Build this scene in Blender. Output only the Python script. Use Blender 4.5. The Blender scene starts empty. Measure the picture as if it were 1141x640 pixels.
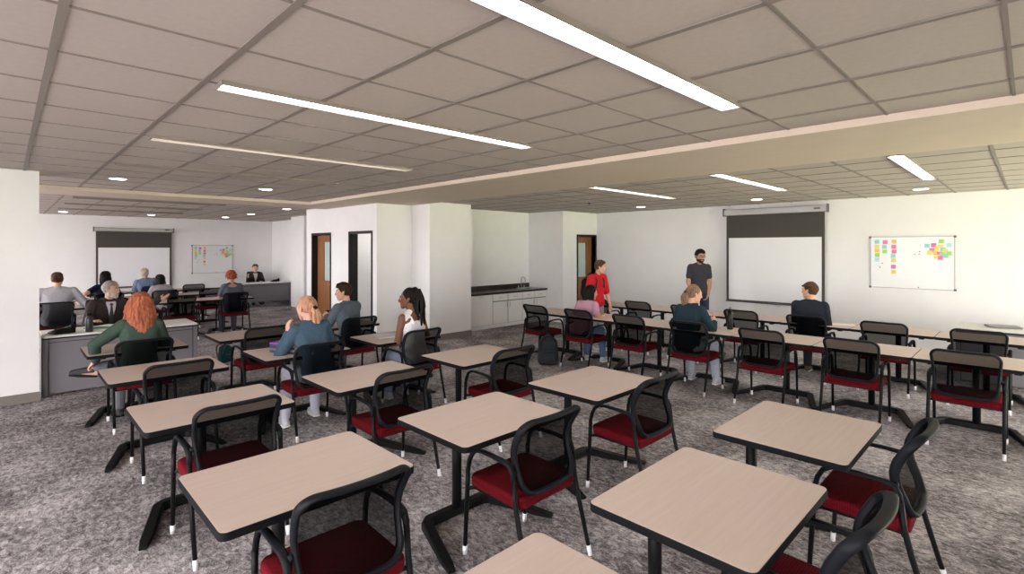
import bpy, bmesh, math, random
from mathutils import Vector, Matrix, noise

# ------------------------------------------------------------------ camera, world, exposure
SC = bpy.context.scene
COL = SC.collection
CAM_H = 1.82
FWD = math.radians(45.35)           # the camera looks between +x (right wall) and +y (left far wall)
cd = bpy.data.cameras.new('camera')
cam = bpy.data.objects.new('camera', cd)
COL.objects.link(cam)
cam.location = (0, 0, CAM_H)
cam.rotation_euler = (math.radians(90), 0, FWD - math.radians(90))
cd.sensor_fit = 'HORIZONTAL'
cd.sensor_width = 36.0
cd.lens = 18.0
cd.shift_y = -(320 - 276.5) / 1141
cd.clip_start = 0.05
SC.camera = cam
SC.view_settings.view_transform = 'Standard'
SC.view_settings.look = 'None'
SC.view_settings.gamma = 1.0
SC.view_settings.use_curve_mapping = False
SC.view_settings.exposure = 0.82
SC.cycles.use_denoising = True
SC.cycles.max_bounces = 8
SC.cycles.diffuse_bounces = 5
SC.cycles.transparent_max_bounces = 24
SC.cycles.caustics_reflective = False
SC.cycles.caustics_refractive = False
SC.cycles.sample_clamp_indirect = 6.0
W = bpy.data.worlds.new('overcast_sky'); SC.world = W
W.use_nodes = True
WN = W.node_tree
WN.nodes['Background'].inputs[0].default_value = (1.0, 0.975, 0.975, 1)
WN.nodes['Background'].inputs[1].default_value = 8.0
sd = bpy.data.lights.new('sun', 'SUN'); sd.energy = 58.0; sd.angle = math.radians(2); sd.color = (1, .97, .94)
sun = bpy.data.objects.new('sun', sd); COL.objects.link(sun)     # high behind the building: it lights the lawn and paving, never the rooms directly
sun.rotation_euler = Vector((-.33, -.36, -.87)).to_track_quat('-Z', 'Y').to_euler()
STRIP_E = 9.0                       # linear ceiling lamps
DOWN_E = 10.0                       # round downlights

# ------------------------------------------------------------------ materials
def lin(c):
    return tuple(((v / 255) / 12.92 if v / 255 <= 0.04045 else ((v / 255 + 0.055) / 1.055) ** 2.4) for v in c)

MATS = {}
def mat(name, rgb, rough=0.6, metal=0.0, spec=0.3, nscale=0, namt=0.0, bump=0.0, coat=0.0):
    """plain or noise-varied principled material; rgb is linear"""
    if name in MATS: return MATS[name]
    m = bpy.data.materials.new(name); m.use_nodes = True
    nt = m.node_tree; b = nt.nodes['Principled BSDF']
    b.inputs['Roughness'].default_value = rough
    b.inputs['Metallic'].default_value = metal
    b.inputs['Specular IOR Level'].default_value = spec
    b.inputs['Coat Weight'].default_value = coat
    b.inputs['Base Color'].default_value = (*rgb, 1)
    if nscale:
        tc = nt.nodes.new('ShaderNodeTexCoord')
        n = nt.nodes.new('ShaderNodeTexNoise'); n.inputs['Scale'].default_value = nscale
        n.inputs['Detail'].default_value = 4
        nt.links.new(tc.outputs['Object'], n.inputs['Vector'])
        r = nt.nodes.new('ShaderNodeValToRGB')
        r.color_ramp.elements[0].position = 0.3; r.color_ramp.elements[1].position = 0.7
        r.color_ramp.elements[0].color = (*[max(0, v * (1 - namt)) for v in rgb], 1)
        r.color_ramp.elements[1].color = (*[min(1, v * (1 + namt)) for v in rgb], 1)
        nt.links.new(n.outputs['Fac'], r.inputs['Fac'])
        nt.links.new(r.outputs['Color'], b.inputs['Base Color'])
        if bump:
            bp = nt.nodes.new('ShaderNodeBump'); bp.inputs['Strength'].default_value = bump
            bp.inputs['Distance'].default_value = 0.002
            nt.links.new(n.outputs['Fac'], bp.inputs['Height'])
            nt.links.new(bp.outputs['Normal'], b.inputs['Normal'])
    MATS[name] = m
    return m

def emit(name, rgb, e):
    m = bpy.data.materials.new(name); m.use_nodes = True
    nt = m.node_tree; nt.nodes.clear()
    o = nt.nodes.new('ShaderNodeOutputMaterial'); s = nt.nodes.new('ShaderNodeEmission')
    s.inputs[0].default_value = (*rgb, 1); s.inputs[1].default_value = e
    nt.links.new(s.outputs[0], o.inputs[0])
    return m

def carpet_mat():
    m = bpy.data.materials.new('mottled_carpet'); m.use_nodes = True
    nt = m.node_tree; b = nt.nodes['Principled BSDF']
    b.inputs['Roughness'].default_value = 1.0; b.inputs['Specular IOR Level'].default_value = 0.05
    tc = nt.nodes.new('ShaderNodeTexCoord')
    def noise_n(sx, sy, det, rough, dist=0.0):
        mp = nt.nodes.new('ShaderNodeMapping'); mp.inputs['Scale'].default_value = (sx, sy, 1)
        n = nt.nodes.new('ShaderNodeTexNoise'); n.inputs['Scale'].default_value = 1.0
        n.inputs['Detail'].default_value = det; n.inputs['Roughness'].default_value = rough
        n.inputs['Distortion'].default_value = dist
        nt.links.new(tc.outputs['Object'], mp.inputs['Vector']); nt.links.new(mp.outputs['Vector'], n.inputs['Vector'])
        return n
    def mathn(op, a, bb):
        x = nt.nodes.new('ShaderNodeMath'); x.operation = op
        for i, v in enumerate((a, bb)):
            if isinstance(v, (int, float)): x.inputs[i].default_value = v
            else: nt.links.new(v, x.inputs[i])
        return x.outputs[0]
    big = noise_n(1.6, 1.6, 3, .55)
    mid = noise_n(30, 17, 6, .75, .8)
    fine = noise_n(120, 75, 3, .8)
    v = mathn('ADD', mathn('MULTIPLY', big.outputs['Fac'], .36), mathn('MULTIPLY', mid.outputs['Fac'], .80))
    v = mathn('ADD', v, mathn('MULTIPLY', fine.outputs['Fac'], .42))
    r = nt.nodes.new('ShaderNodeValToRGB')
    e = r.color_ramp.elements
    e[0].position = .62; e[0].color = (.062, .054, .057, 1)
    e[1].position = .96; e[1].color = (.74, .70, .71, 1)
    x = e.new(.735); x.color = (.185, .168, .174, 1)
    x = e.new(.84); x.color = (.42, .39, .40, 1)
    nt.links.new(v, r.inputs['Fac']); nt.links.new(r.outputs['Color'], b.inputs['Base Color'])
    bp = nt.nodes.new('ShaderNodeBump'); bp.inputs['Strength'].default_value = .25; bp.inputs['Distance'].default_value = .004
    nt.links.new(fine.outputs['Fac'], bp.inputs['Height']); nt.links.new(bp.outputs['Normal'], b.inputs['Normal'])
    return m

def wood_mat(name, c0, c1, scale, rough=.45, spec=.35):
    m = bpy.data.materials.new(name); m.use_nodes = True
    nt = m.node_tree; b = nt.nodes['Principled BSDF']
    b.inputs['Roughness'].default_value = rough; b.inputs['Specular IOR Level'].default_value = spec
    tc = nt.nodes.new('ShaderNodeTexCoord')
    mp = nt.nodes.new('ShaderNodeMapping'); mp.inputs['Scale'].default_value = scale
    n = nt.nodes.new('ShaderNodeTexNoise'); n.inputs['Scale'].default_value = 1; n.inputs['Detail'].default_value = 5
    n.inputs['Distortion'].default_value = .4
    r = nt.nodes.new('ShaderNodeValToRGB')
    r.color_ramp.elements[0].position = .3; r.color_ramp.elements[0].color = (*c0, 1)
    r.color_ramp.elements[1].position = .7; r.color_ramp.elements[1].color = (*c1, 1)
    nt.links.new(tc.outputs['Object'], mp.inputs['Vector']); nt.links.new(mp.outputs['Vector'], n.inputs['Vector'])
    nt.links.new(n.outputs['Fac'], r.inputs['Fac']); nt.links.new(r.outputs['Color'], b.inputs['Base Color'])
    return m

def seat_mat():
    m = bpy.data.materials.new('red_ribbed_fabric'); m.use_nodes = True
    nt = m.node_tree; b = nt.nodes['Principled BSDF']
    b.inputs['Roughness'].default_value = .95; b.inputs['Specular IOR Level'].default_value = .1
    tc = nt.nodes.new('ShaderNodeTexCoord')
    w = nt.nodes.new('ShaderNodeTexWave'); w.inputs['Scale'].default_value = 26; w.bands_direction = 'Y'
    w.inputs['Distortion'].default_value = .6
    n = nt.nodes.new('ShaderNodeTexNoise'); n.inputs['Scale'].default_value = 60
    mx = nt.nodes.new('ShaderNodeMix'); mx.data_type = 'FLOAT'; mx.inputs[0].default_value = .5
    r = nt.nodes.new('ShaderNodeValToRGB')
    r.color_ramp.elements[0].color = (.080, .003, .006, 1); r.color_ramp.elements[1].color = (.165, .007, .013, 1)
    nt.links.new(tc.outputs['Object'], w.inputs['Vector']); nt.links.new(tc.outputs['Object'], n.inputs['Vector'])
    nt.links.new(w.outputs['Fac'], mx.inputs[2]); nt.links.new(n.outputs['Fac'], mx.inputs[3])
    nt.links.new(mx.outputs[0], r.inputs['Fac']); nt.links.new(r.outputs['Color'], b.inputs['Base Color'])
    bp = nt.nodes.new('ShaderNodeBump'); bp.inputs['Strength'].default_value = .3; bp.inputs['Distance'].default_value = .003
    nt.links.new(w.outputs['Fac'], bp.inputs['Height']); nt.links.new(bp.outputs['Normal'], b.inputs['Normal'])
    return m

def mesh_fabric_mat(opaque=.84):
    m = bpy.data.materials.new('black_open_mesh'); m.use_nodes = True
    nt = m.node_tree; b = nt.nodes['Principled BSDF']; o = nt.nodes['Material Output']
    b.inputs['Base Color'].default_value = (.0025, .0025, .003, 1); b.inputs['Roughness'].default_value = .8
    b.inputs['Specular IOR Level'].default_value = .03
    t = nt.nodes.new('ShaderNodeBsdfTransparent'); x = nt.nodes.new('ShaderNodeMixShader')
    x.inputs[0].default_value = opaque
    nt.links.new(t.outputs[0], x.inputs[1]); nt.links.new(b.outputs[0], x.inputs[2]); nt.links.new(x.outputs[0], o.inputs[0])
    return m

def glass_mat(name, rgb):
    m = mat(name, rgb, .25, 0, .5)
    return m

M = dict(
    wall=mat('painted_wall', (.88, .875, .875), .85, 0, .15, 3, .015),
    ceil=mat('acoustic_tile', (.54, .485, .448), .95, 0, .05, 30, .03),
    grid=mat('shade_darkened_grid_metal', (.27, .235, .21), .6),  # grid metal toned darker to include the shadow in the tile reveals
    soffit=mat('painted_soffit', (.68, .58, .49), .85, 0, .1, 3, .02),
    cream=mat('lit_face_cream', (.78, .68, .56), .8),  # paler than the soffit: light on its upright faces put into colour
    base=mat('taupe_vinyl_base', (.22, .195, .175), .6),
    carpet=carpet_mat(),
    maple=wood_mat('maple_laminate', (.58, .465, .405), (.615, .50, .435), (3, 50, 3), .45),
    edge=mat('charcoal_edge_band', (.0055, .006, .008), .6, 0, .14),
    black=mat('black_powder_coat', (.0045, .0045, .005), .5, 0, .2),
    char=mat('charcoal_plastic', (.0058, .0068, .0098), .55, 0, .16),
    glide=mat('white_glide', (.75, .75, .78), .5),
    seat=seat_mat(), mesh=mesh_fabric_mat(),
    white=mat('white_laminate', (.80, .79, .77), .4),
    grey=mat('grey_metal_panel', (.20, .19, .21), .55),
    greyd=mat('dark_grey_metal', (.10, .10, .115), .5),
    frame=mat('black_door_frame', (.010, .009, .008), .4),
    door=wood_mat('oak_door_veneer', (.25, .10, .035), (.33, .145, .055), (30, 30, 2), .4),
    lite=mat('pale_frosted_glass', (.50, .62, .62), .15, 0, .6),
    counter=mat('dark_stone_counter', (.022, .017, .015), .25, 0, .5, 60, .4),
    cab=mat('white_cabinet', (.78, .77, .76), .45),
    gap=mat('cabinet_shadow_gap', (.03, .03, .03), .8),
    steel=mat('brushed_steel', (.45, .45, .46), .3, 1.0),
    screen=mat('projection_fabric', (.86, .86, .88), .7),
    dscreen=mat('screen_black_drop', (.075, .068, .062), .8),
    alu=mat('aluminium_trim', (.42, .41, .40), .4, .6),
    board=mat('whiteboard_enamel', (.83, .83, .84), .25, 0, .4),
    strip=emit('lamp_diffuser', (1.0, .98, .95), STRIP_E),
    dim=emit('dim_diffuser', (1.0, .93, .86), 2.6),
    off=mat('unlit_diffuser', (.10, .093, .088), .6),
    room=emit('added_room_fill_glow', (1.0, .97, .93), 26.0),  # glow of the lamp added to brighten the side room
    down=emit('downlight_lens', (1.0, .97, .93), DOWN_E),
    grass=mat('lawn', (.47, .505, .335), 1.0, 0, .05, 1.5, .2), paving=mat('bounce_paving', (.14, .128, .128), .95, 0, .05, 2, .1),
)

# ------------------------------------------------------------------ mesh builder
class MB:
    def __init__(s): s.bm = bmesh.new(); s.mi = 0
    def _mark(s, faces, smooth=False):
        for f in faces: f.material_index = s.mi; f.smooth = smooth
    def box(s, x0, x1, y0, y1, z0, z1, bev=0.0, seg=2):
        r = bmesh.ops.create_cube(s.bm, size=1)
        vs = r['verts']
        for v in vs:
            v.co = Vector(((x0 + x1) / 2 + v.co.x * (x1 - x0), (y0 + y1) / 2 + v.co.y * (y1 - y0), (z0 + z1) / 2 + v.co.z * (z1 - z0)))
        fs = list({f for v in vs for f in v.link_faces})
        s._mark(fs)
        if bev:
            es = list({e for v in vs for e in v.link_edges})
            rr = bmesh.ops.bevel(s.bm, geom=es, offset=bev, segments=seg, affect='EDGES', profile=.5)
            s._mark(rr['faces'], False)
        return s
    def obox(s, c, size, rot, bev=0.0):
        """box centred at c, rotated by the 3x3 matrix rot"""
        r = bmesh.ops.create_cube(s.bm, size=1)
        vs = r['verts']
        for v in vs: v.co = Vector((v.co.x * size[0], v.co.y * size[1], v.co.z * size[2]))
        fs = list({f for v in vs for f in v.link_faces}); s._mark(fs)
        allv = set(vs)
        if bev:
            es = list({e for v in vs for e in v.link_edges})
            rr = bmesh.ops.bevel(s.bm, geom=es, offset=bev, segments=2, affect='EDGES', profile=.5)
            s._mark(rr['faces']); allv = set(rr['verts']) | {v for v in vs if v.is_valid}
        for v in allv: v.co = rot @ v.co + Vector(c)
        return s
    def tube(s, pts, rad, n=10, binormal=None, flat=1.0, cap=True, closed=False):
        """tube through pts; rad a number or list; binormal fixes the cross-section's first axis, flat scales it"""
        pts = [Vector(p) for p in pts]; m = len(pts)
        rads = rad if isinstance(rad, (list, tuple)) else [rad] * m
        flats = flat if isinstance(flat, (list, tuple)) else [flat] * m
        rings = []; prev = None
        for i, p in enumerate(pts):
            a = pts[(i - 1) % m] if (closed or i > 0) else p
            b = pts[(i + 1) % m] if (closed or i < m - 1) else p
            t = (b - a).normalized()
            if binormal is not None:
                u = Vector(binormal); u = (u - t * u.dot(t)).normalized()
            else:
                if prev is None:
                    u = t.orthogonal().normalized()
                else:
                    u = (prev - t * prev.dot(t)).normalized()
                prev = u
            w = t.cross(u)
            ring = []
            for k in range(n):
                an = 2 * math.pi * k / n
                ring.append(s.bm.verts.new(p + u * (math.cos(an) * rads[i] * flats[i]) + w * (math.sin(an) * rads[i])))
            rings.append(ring)
        fs = []
        for i in range(m if closed else m - 1):
            A = rings[i]; B = rings[(i + 1) % m]
            for k in range(n):
                fs.append(s.bm.faces.new((A[k], A[(k + 1) % n], B[(k + 1) % n], B[k])))
        s._mark(fs, True)
        if cap and not closed:
            s._mark([s.bm.faces.new(rings[0][::-1]), s.bm.faces.new(rings[-1])])
        return s
    def sweep(s, pts, w, h, zc):
        """rectangular bar along plan points; w half widths, h half heights, zc centre heights (lists)"""
        m = len(pts); P = [Vector((x, y, 0)) for x, y in pts]; rings = []
        for i, p in enumerate(P):
            a = (p - P[i - 1]).normalized() if i else None
            b = (P[i + 1] - p).normalized() if i < m - 1 else None
            if a is None: a = b
            if b is None: b = a
            t = (a + b).normalized(); k = 1 / max(.5, t.dot(b)); nrm = Vector((-t.y, t.x, 0)) * w[i] * k
            ch = min(w[i], h[i]) * .3; q = []
            nn = nrm.normalized() * ch
            for sx, sz in ((-1, -1), (1, -1), (1, 1), (-1, 1)):
                cor = p + nrm * sx + Vector((0, 0, zc[i] + h[i] * sz))
                e1 = cor - nn * sx; e2 = cor - Vector((0, 0, ch * sz))
                q += [e1, e2] if sx * sz < 0 else [e2, e1]
            q = [q[1], q[0], q[3], q[2], q[5], q[4], q[7], q[6]] if 0 else q
            rings.append([s.bm.verts.new(v) for v in q])
        fs = []
        for A, B in zip(rings, rings[1:]):
            for k in range(8): fs.append(s.bm.faces.new((A[k], A[(k + 1) % 8], B[(k + 1) % 8], B[k])))
        fs.append(s.bm.faces.new(rings[0][::-1])); fs.append(s.bm.faces.new(rings[-1])); s._mark(fs)
        return s
    def lathe(s, prof, c=(0, 0, 0), n=20, axis=None):
        """prof: list of (r, z)"""
        c = Vector(c); rings = []; R = axis if axis is not None else Matrix.Identity(3)
        for r, z in prof:
            rings.append([s.bm.verts.new(c + R @ Vector((r * math.cos(2 * math.pi * k / n), r * math.sin(2 * math.pi * k / n), z))) for k in range(n)])
        fs = []
        for A, B in zip(rings, rings[1:]):
            for k in range(n): fs.append(s.bm.faces.new((A[k], A[(k + 1) % n], B[(k + 1) % n], B[k])))
        s._mark(fs, True)
        s._mark([s.bm.faces.new(rings[0][::-1]), s.bm.faces.new(rings[-1])])
        return s
    def prism(s, outline, z0, z1):
        a = [s.bm.verts.new((x, y, z0)) for x, y in outline]; b = [s.bm.verts.new((x, y, z1)) for x, y in outline]
        n = len(a); fs = [s.bm.faces.new(a[::-1]), s.bm.faces.new(b)]
        for k in range(n): fs.append(s.bm.faces.new((a[k], a[(k + 1) % n], b[(k + 1) % n], b[k])))
        s._mark(fs); return s
    def hull(s, balls, seg=10):
        """convex hull of balls (centre, radius or (rx,ry,rz))"""
        pts = []
        for c, r in balls:
            rx, ry, rz = (r, r, r) if isinstance(r, (int, float)) else r
            for i in range(1, seg):
                th = math.pi * i / seg
                for k in range(seg):
                    ph = 2 * math.pi * (k + .5 * (i % 2)) / seg
                    pts.append(Vector(c) + Vector((rx * math.sin(th) * math.cos(ph), ry * math.sin(th) * math.sin(ph), rz * math.cos(th))))
            pts.append(Vector(c) + Vector((0, 0, rz))); pts.append(Vector(c) - Vector((0, 0, rz)))
        vs = [s.bm.verts.new(p) for p in pts]
        r = bmesh.ops.convex_hull(s.bm, input=vs)
        dead = [g for g in r['geom_interior'] + r['geom_unused'] if isinstance(g, bmesh.types.BMVert) and g.is_valid]
        if dead: bmesh.ops.delete(s.bm, geom=list(set(dead)), context='VERTS')
        s._mark([g for g in r['geom'] if isinstance(g, bmesh.types.BMFace) and g.is_valid], True)
        return s
    def mesh(s, name):
        me = bpy.data.meshes.new(name); bmesh.ops.recalc_face_normals(s.bm, faces=s.bm.faces[:]); s.bm.to_mesh(me); s.bm.free(); return me
    def build(s, name, m, parent=None):
        me = s.mesh(name)
        for x in (m if isinstance(m, (list, tuple)) else [m]): me.materials.append(x)
        o = bpy.data.objects.new(name, me); COL.objects.link(o)
        if parent is not None: o.parent = parent
        return o

def rrect(w, d, r, n=5):
    out = []
    for cx, cy, a0 in ((w / 2 - r, d / 2 - r, 0), (-w / 2 + r, d / 2 - r, 90), (-w / 2 + r, -d / 2 + r, 180), (w / 2 - r, -d / 2 + r, 270)):
        for k in range(n + 1):
            a = math.radians(a0 + 90 * k / n); out.append((cx + r * math.cos(a), cy + r * math.sin(a)))
    return out

def tag(o, label, cat, group=None, kind=None):
    o['label'] = label; o['category'] = cat
    if group: o['group'] = group
    if kind: o['kind'] = kind
    return o
def empty(name, loc=(0, 0, 0), rz=0.0):
    o = bpy.data.objects.new(name, None); COL.objects.link(o); o.empty_display_size = .1
    o.location = loc; o.rotation_euler = (0, 0, rz); return o
def struct(name, mb, m, label=None):
    o = mb.build(name, m) if isinstance(mb, MB) else mb
    o['kind'] = 'structure'
    return o
def copy_tree(o, parent=None):
    c = o.copy(); COL.objects.link(c)
    if parent is not None: c.parent = parent
    for ch in list(KIDS.get(o.name, [])): KIDS.setdefault(c.name, []).append(copy_tree(ch, c))
    return c
KIDS = {}
def index_kids(o):
    KIDS[o.name] = list(o.children)
    for c in o.children: index_kids(c)
def place(proto, used, loc, rz):
    """first call moves the prototype itself, later calls copy it with its parts"""
    if not used: used.append(1); r = proto
    else: r = copy_tree(proto)
    r.location = loc; r.rotation_euler = (0, 0, rz); return r

# ------------------------------------------------------------------ the room
H = 2.73; SOF = 2.68; HF = 2.72
# (x toward the right wall, y toward the far left wall)
struct('floor', MB().box(-4, 11.2, -4, 18.5, -.12, 0), M['carpet'])
struct('ground_lawn', MB().box(-4.2, 40, -40, -4.2, -.6, -.5), M['grass'])
struct('ground_bounce_paving', MB().box(-40, -4.2, -40, 40, -.6, -.5), M['paving'])  # unseen ground added to bounce daylight up to the ceilings
struct('sun_block_slab', MB().box(-4.2, 11.3, -4.2, 18.6, 2.86, 3.0), M['base'])  # unseen slab added to stop sun leaking through gaps between ceilings
# main ceiling, recessed between the soffits
struct('ceiling', MB().box(-4, 5.0, -4, 10.3, H + .004, H + .1), M['ceil'])
struct('ceiling_right', MB().box(5.6, 11.2, -4, 9.2, HF + .004, HF + .1), M['ceil'])
struct('ceiling_left', MB().box(-4, 6.7, 10.8, 18.5, HF + .004, HF + .1), M['ceil'])
g = MB()
x = .153 - .619 * 6
while x < 4.29: g.box(x - .016, x + .016, -4, 10.0, H - .002, H + .006); x += .619
y = 1.925 - .619 * 9
while y < 10.0: g.box(-4, 4.29, y - .008, y + .008, H - .001, H + .006); y += .619
struct('ceiling_grid', g, M['grid'])
g = MB()
y = .245 - .61 * 6
while y < 8.1: g.box(5.83, 11.0, y - .015, y + .015, HF - .002, HF + .006); y += .61
x = 6.45
while x < 11.0: g.box(x - .004, x + .004, -4, 9.1, HF - .001, HF + .006); x += .61
struct('ceiling_grid_right', g, M['grid'])
g = MB()
x = .70 - .60 * 7
while x < 6.5: g.box(x - .015, x + .015, 11.0, 18.3, HF - .002, HF + .006); x += .60
y = 11.6
while y < 18.3: g.box(-4, 6.5, y - .004, y + .004, HF - .001, HF + .006); y += .61
struct('ceiling_grid_left', g, M['grid'])
struct('soffit_right', MB().box(4.29, 5.84, -4, 9.0, SOF, H + .1), M['soffit'])
struct('soffit_left', MB().box(-4, 5.84, 10.03, 11.02, SOF, H + .1), M['soffit'])
struct('soffit_corner', MB().box(4.29, 5.84, 9.0, 10.03, SOF, H + .1), M['soffit'])
TOP = 2.80
# right wall with the screen, far left wall, and the walls behind the viewer with their windows
struct('wall_right', MB().box(11.0, 11.2, -4, 9.3, 0, TOP), M['wall'])
struct('wall_far', MB().box(-4, 6.7, 18.3, 18.5, 0, TOP), M['wall'])
struct('wall_far_side', MB().box(6.5, 6.7, 15.2, 18.3, 0, TOP), M['wall'])
def windowed_wall(name, a0, a1, opens, sill, head, fix0, fix1, along_x):
    m = MB()
    def bx(p, q, z0, z1):
        m.box(p, q, fix0, fix1, z0, z1) if along_x else m.box(fix0, fix1, p, q, z0, z1)
    bx(a0, a1, 0, sill); bx(a0, a1, head, TOP); c = a0
    for p, q in opens: bx(c, p, sill, head); c = q
    bx(c, a1, sill, head)
    struct(name, m, M['wall'])
    for i, (p, q) in enumerate(opens):
        f = MB(); t = .03
        def fb(p_, q_, z0, z1):
            f.box(p_, q_, fix0 + .06, fix1 - .06, z0, z1) if along_x else f.box(fix0 + .06, fix1 - .06, p_, q_, z0, z1)
        fb(p, q, sill, sill + t); fb(p, q, head - t, head); fb(p, p + t, sill, head); fb(q - t, q, sill, head); fb((p + q) / 2 - t / 2, (p + q) / 2 + t / 2, sill, head)
        struct('window_%d' % (i + 1 + (0 if along_x else 10)), f, M['alu'])
windowed_wall('wall_back', -4, 11.2, [(5.2, 7.8), (8.1, 10.8)], .1, 1.8, -4.2, -4.0, True)
windowed_wall('wall_side', -4, 18.5, [(-3.7, -.3), (.0, 3.7), (4.0, 5.9), (9.2, 12.4), (12.8, 15.2), (15.6, 18.1)], .1, 2.65, -4.2, -4.0, False)
struct('wall_front_left', MB().box(-4, .28, 8.3, 8.72, 0, TOP), M['wall'])
# the block in the middle
X0 = 5.05
d1 = (10.73, 11.73); d2 = (8.93 + .02, 9.93); DH = 2.16
m = MB()
m.box(X0, X0 + .16, 11.73, 12.02, 0, TOP); m.box(X0, X0 + .16, 9.93, 10.73, 0, TOP)
m.box(X0, X0 + .16, 8.88, 8.95, 0, TOP); m.box(X0, X0 + .16, 8.95, 9.93, DH, TOP); m.box(X0, X0 + .16, 10.73, 11.73, DH, TOP)
struct('wall_doors', m, M['wall'])
struct('wall_block_front', MB().box(X0, 5.85, 8.80, 8.88, 0, TOP), M['wall'])
struct('wall_block_end', MB().box(X0 + .16, 6.7, 11.9, 12.02, 0, TOP), M['wall'])
struct('wall_column', MB().box(5.85, 6.9, 8.2, 9.2, 0, TOP), M['wall'])
struct('wall_niche', MB().box(6.9, 9.75, 9.12, 9.3, 0, TOP), M['wall'])
struct('wall_niche_return', MB().box(9.62, 9.75, 8.12, 9.12, 0, TOP), M['wall'])
DX = (10.20, 10.93)
m = MB(); m.box(9.62, DX[0], 7.98, 8.12, 0, TOP); m.box(DX[1], 11.0, 7.98, 8.12, 0, TOP); m.box(DX[0], DX[1], 7.98, 8.12, 2.14, TOP)
struct('wall_beside_screen', m, M['wall'])
struct('wall_behind_door', MB().box(9.75, 11.2, 8.9, 9.0, 0, TOP), M['wall'])
struct('soffit_lit_face_right', MB().box(4.283, 4.29, -4, 10.03, SOF, H + .004), M['cream'])  # thin paler strips paint the light caught by the soffit's vertical faces
struct('soffit_lit_face_left', MB().box(-4, 4.29, 10.023, 10.03, SOF, H + .004), M['cream'])
struct('wall_small_column', MB().box(5.93, 6.7, 14.3, 15.2, 0, TOP), M['wall'])
struct('wall_far_niche', MB().box(6.7, 6.85, 12.02, 15.2, 0, TOP), M['wall'])
# the little room behind the open doorway
struct('wall_side_room', MB().box(6.55, 6.65, 9.2, 11.9, 0, TOP), M['wall'])
struct('wall_side_room_divider', MB().box(5.21, 6.55, 10.45, 10.55, 0, TOP), M['wall'])
struct('ceiling_side_room', MB().box(5.84, 6.65, 8.9, 11.9, HF, TOP), M['ceil'])
# baseboards
def basebd(name, x0, x1, y0, y1):
    struct(name, MB().box(x0, x1, y0, y1, 0, .11), M['base'])
t = .012
basebd('baseboard_right', 11 - t, 11, -4, 7.98); basebd('baseboard_far', -4, 6.5, 18.3 - t, 18.3); basebd('baseboard_far_side', 6.5 - t, 6.5, 15.2, 18.3)
basebd('baseboard_front_left', -4, .28 + t, 8.3 - t, 8.3); basebd('baseboard_column', 5.85 - t, 6.9, 8.2 - t, 8.2); basebd('baseboard_column_side', 5.85 - t, 5.85, 8.2, 8.80)
basebd('baseboard_block_front', X0 - t, 5.85 - t, 8.80 - t, 8.80); basebd('baseboard_doors', X0 - t, X0, 9.93, 10.73); basebd('baseboard_doors_end', X0 - t, X0, 11.73, 12.02)
basebd('baseboard_beside_screen', 9.62, DX[0] - .05, 7.98 - t, 7.98); basebd('baseboard_small_column', 5.93 - t, 5.93, 14.3 - t, 15.2); basebd('baseboard_small_column_side', 5.93, 6.7, 14.3 - t, 14.3)
basebd('baseboard_side_room', 6.55 - t, 6.55, 9.2, 10.45)

lr = MB().lathe([(.16, .0), (.17, -.02), (.15, -.035), (.01, -.04)], (5.9, 9.75, HF), 24).build('added_fill_lamp', M['room'])  # unseen fill lamp, added so the small room looks bright
tag(lr, 'added unseen fill lamp inside the small room behind the open doorway', 'ceiling light')
# doors: black steel frames, oak slabs with a tall glass lite
def frame_x(name, y0, y1, h, depth):   # in the wall x = X0
    f = MB(); w = .05
    f.box(X0 - .012, X0 + depth, y0, y0 + w, 0, h); f.box(X0 - .012, X0 + depth, y1 - w, y1, 0, h); f.box(X0 - .012, X0 + depth, y0 + w, y1 - w, h - w, h)
    return struct(name, f, M['frame'])
frame_x('trim_1', d1[0], d1[1], DH, .18); frame_x('trim_2', d2[0], d2[1], DH, .18)
f = MB(); w = .04
f.box(DX[0] - w, DX[0], 7.96, 8.14, 0, 2.16); f.box(DX[1], DX[1] + w, 7.96, 8.14, 0, 2.16); f.box(DX[0], DX[1], 7.96, 8.14, 2.11, 2.16)
struct('trim_3', f, M['frame'])
def door(name, loc, rz, w, h, lite0, lite1):
    """slab in local x from 0 to w; glass lite between fractions lite0, lite1"""
    e = empty(name, loc, rz); e['kind'] = 'structure'
    m = MB(); a = w * lite0; b = w * lite1; z0, z1 = 1.08, 1.95
    m.box(0, a, 0, .045, .01, h); m.box(b, w, 0, .045, .01, h); m.box(a, b, 0, .045, .01, z0); m.box(a, b, 0, .045, z1, h)
    m.build('door_slab', M['door'], e)
    MB().box(a, b, .016, .028, z0, z1).build('door_glass', M['lite'], e)
    k = MB(); k.tube([(w * .93, -.05, 1.0), (w * .80, -.05, 1.0)], .01); k.tube([(w * .93, -.055, 1.0), (w * .93, 0, 1.0)], .012)
    k.build('door_handle', M['steel'], e)
    return e
door('door_1', (X0 + .115, d1[1] - .05, 0), math.radians(-90), .90, 2.10, .38, .78)
# door 3 stands ajar, swung into the room behind
door('door_2', (DX[0] + .005, 8.085, 0), math.radians(0), .71, 2.10, .08, .66)

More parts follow.
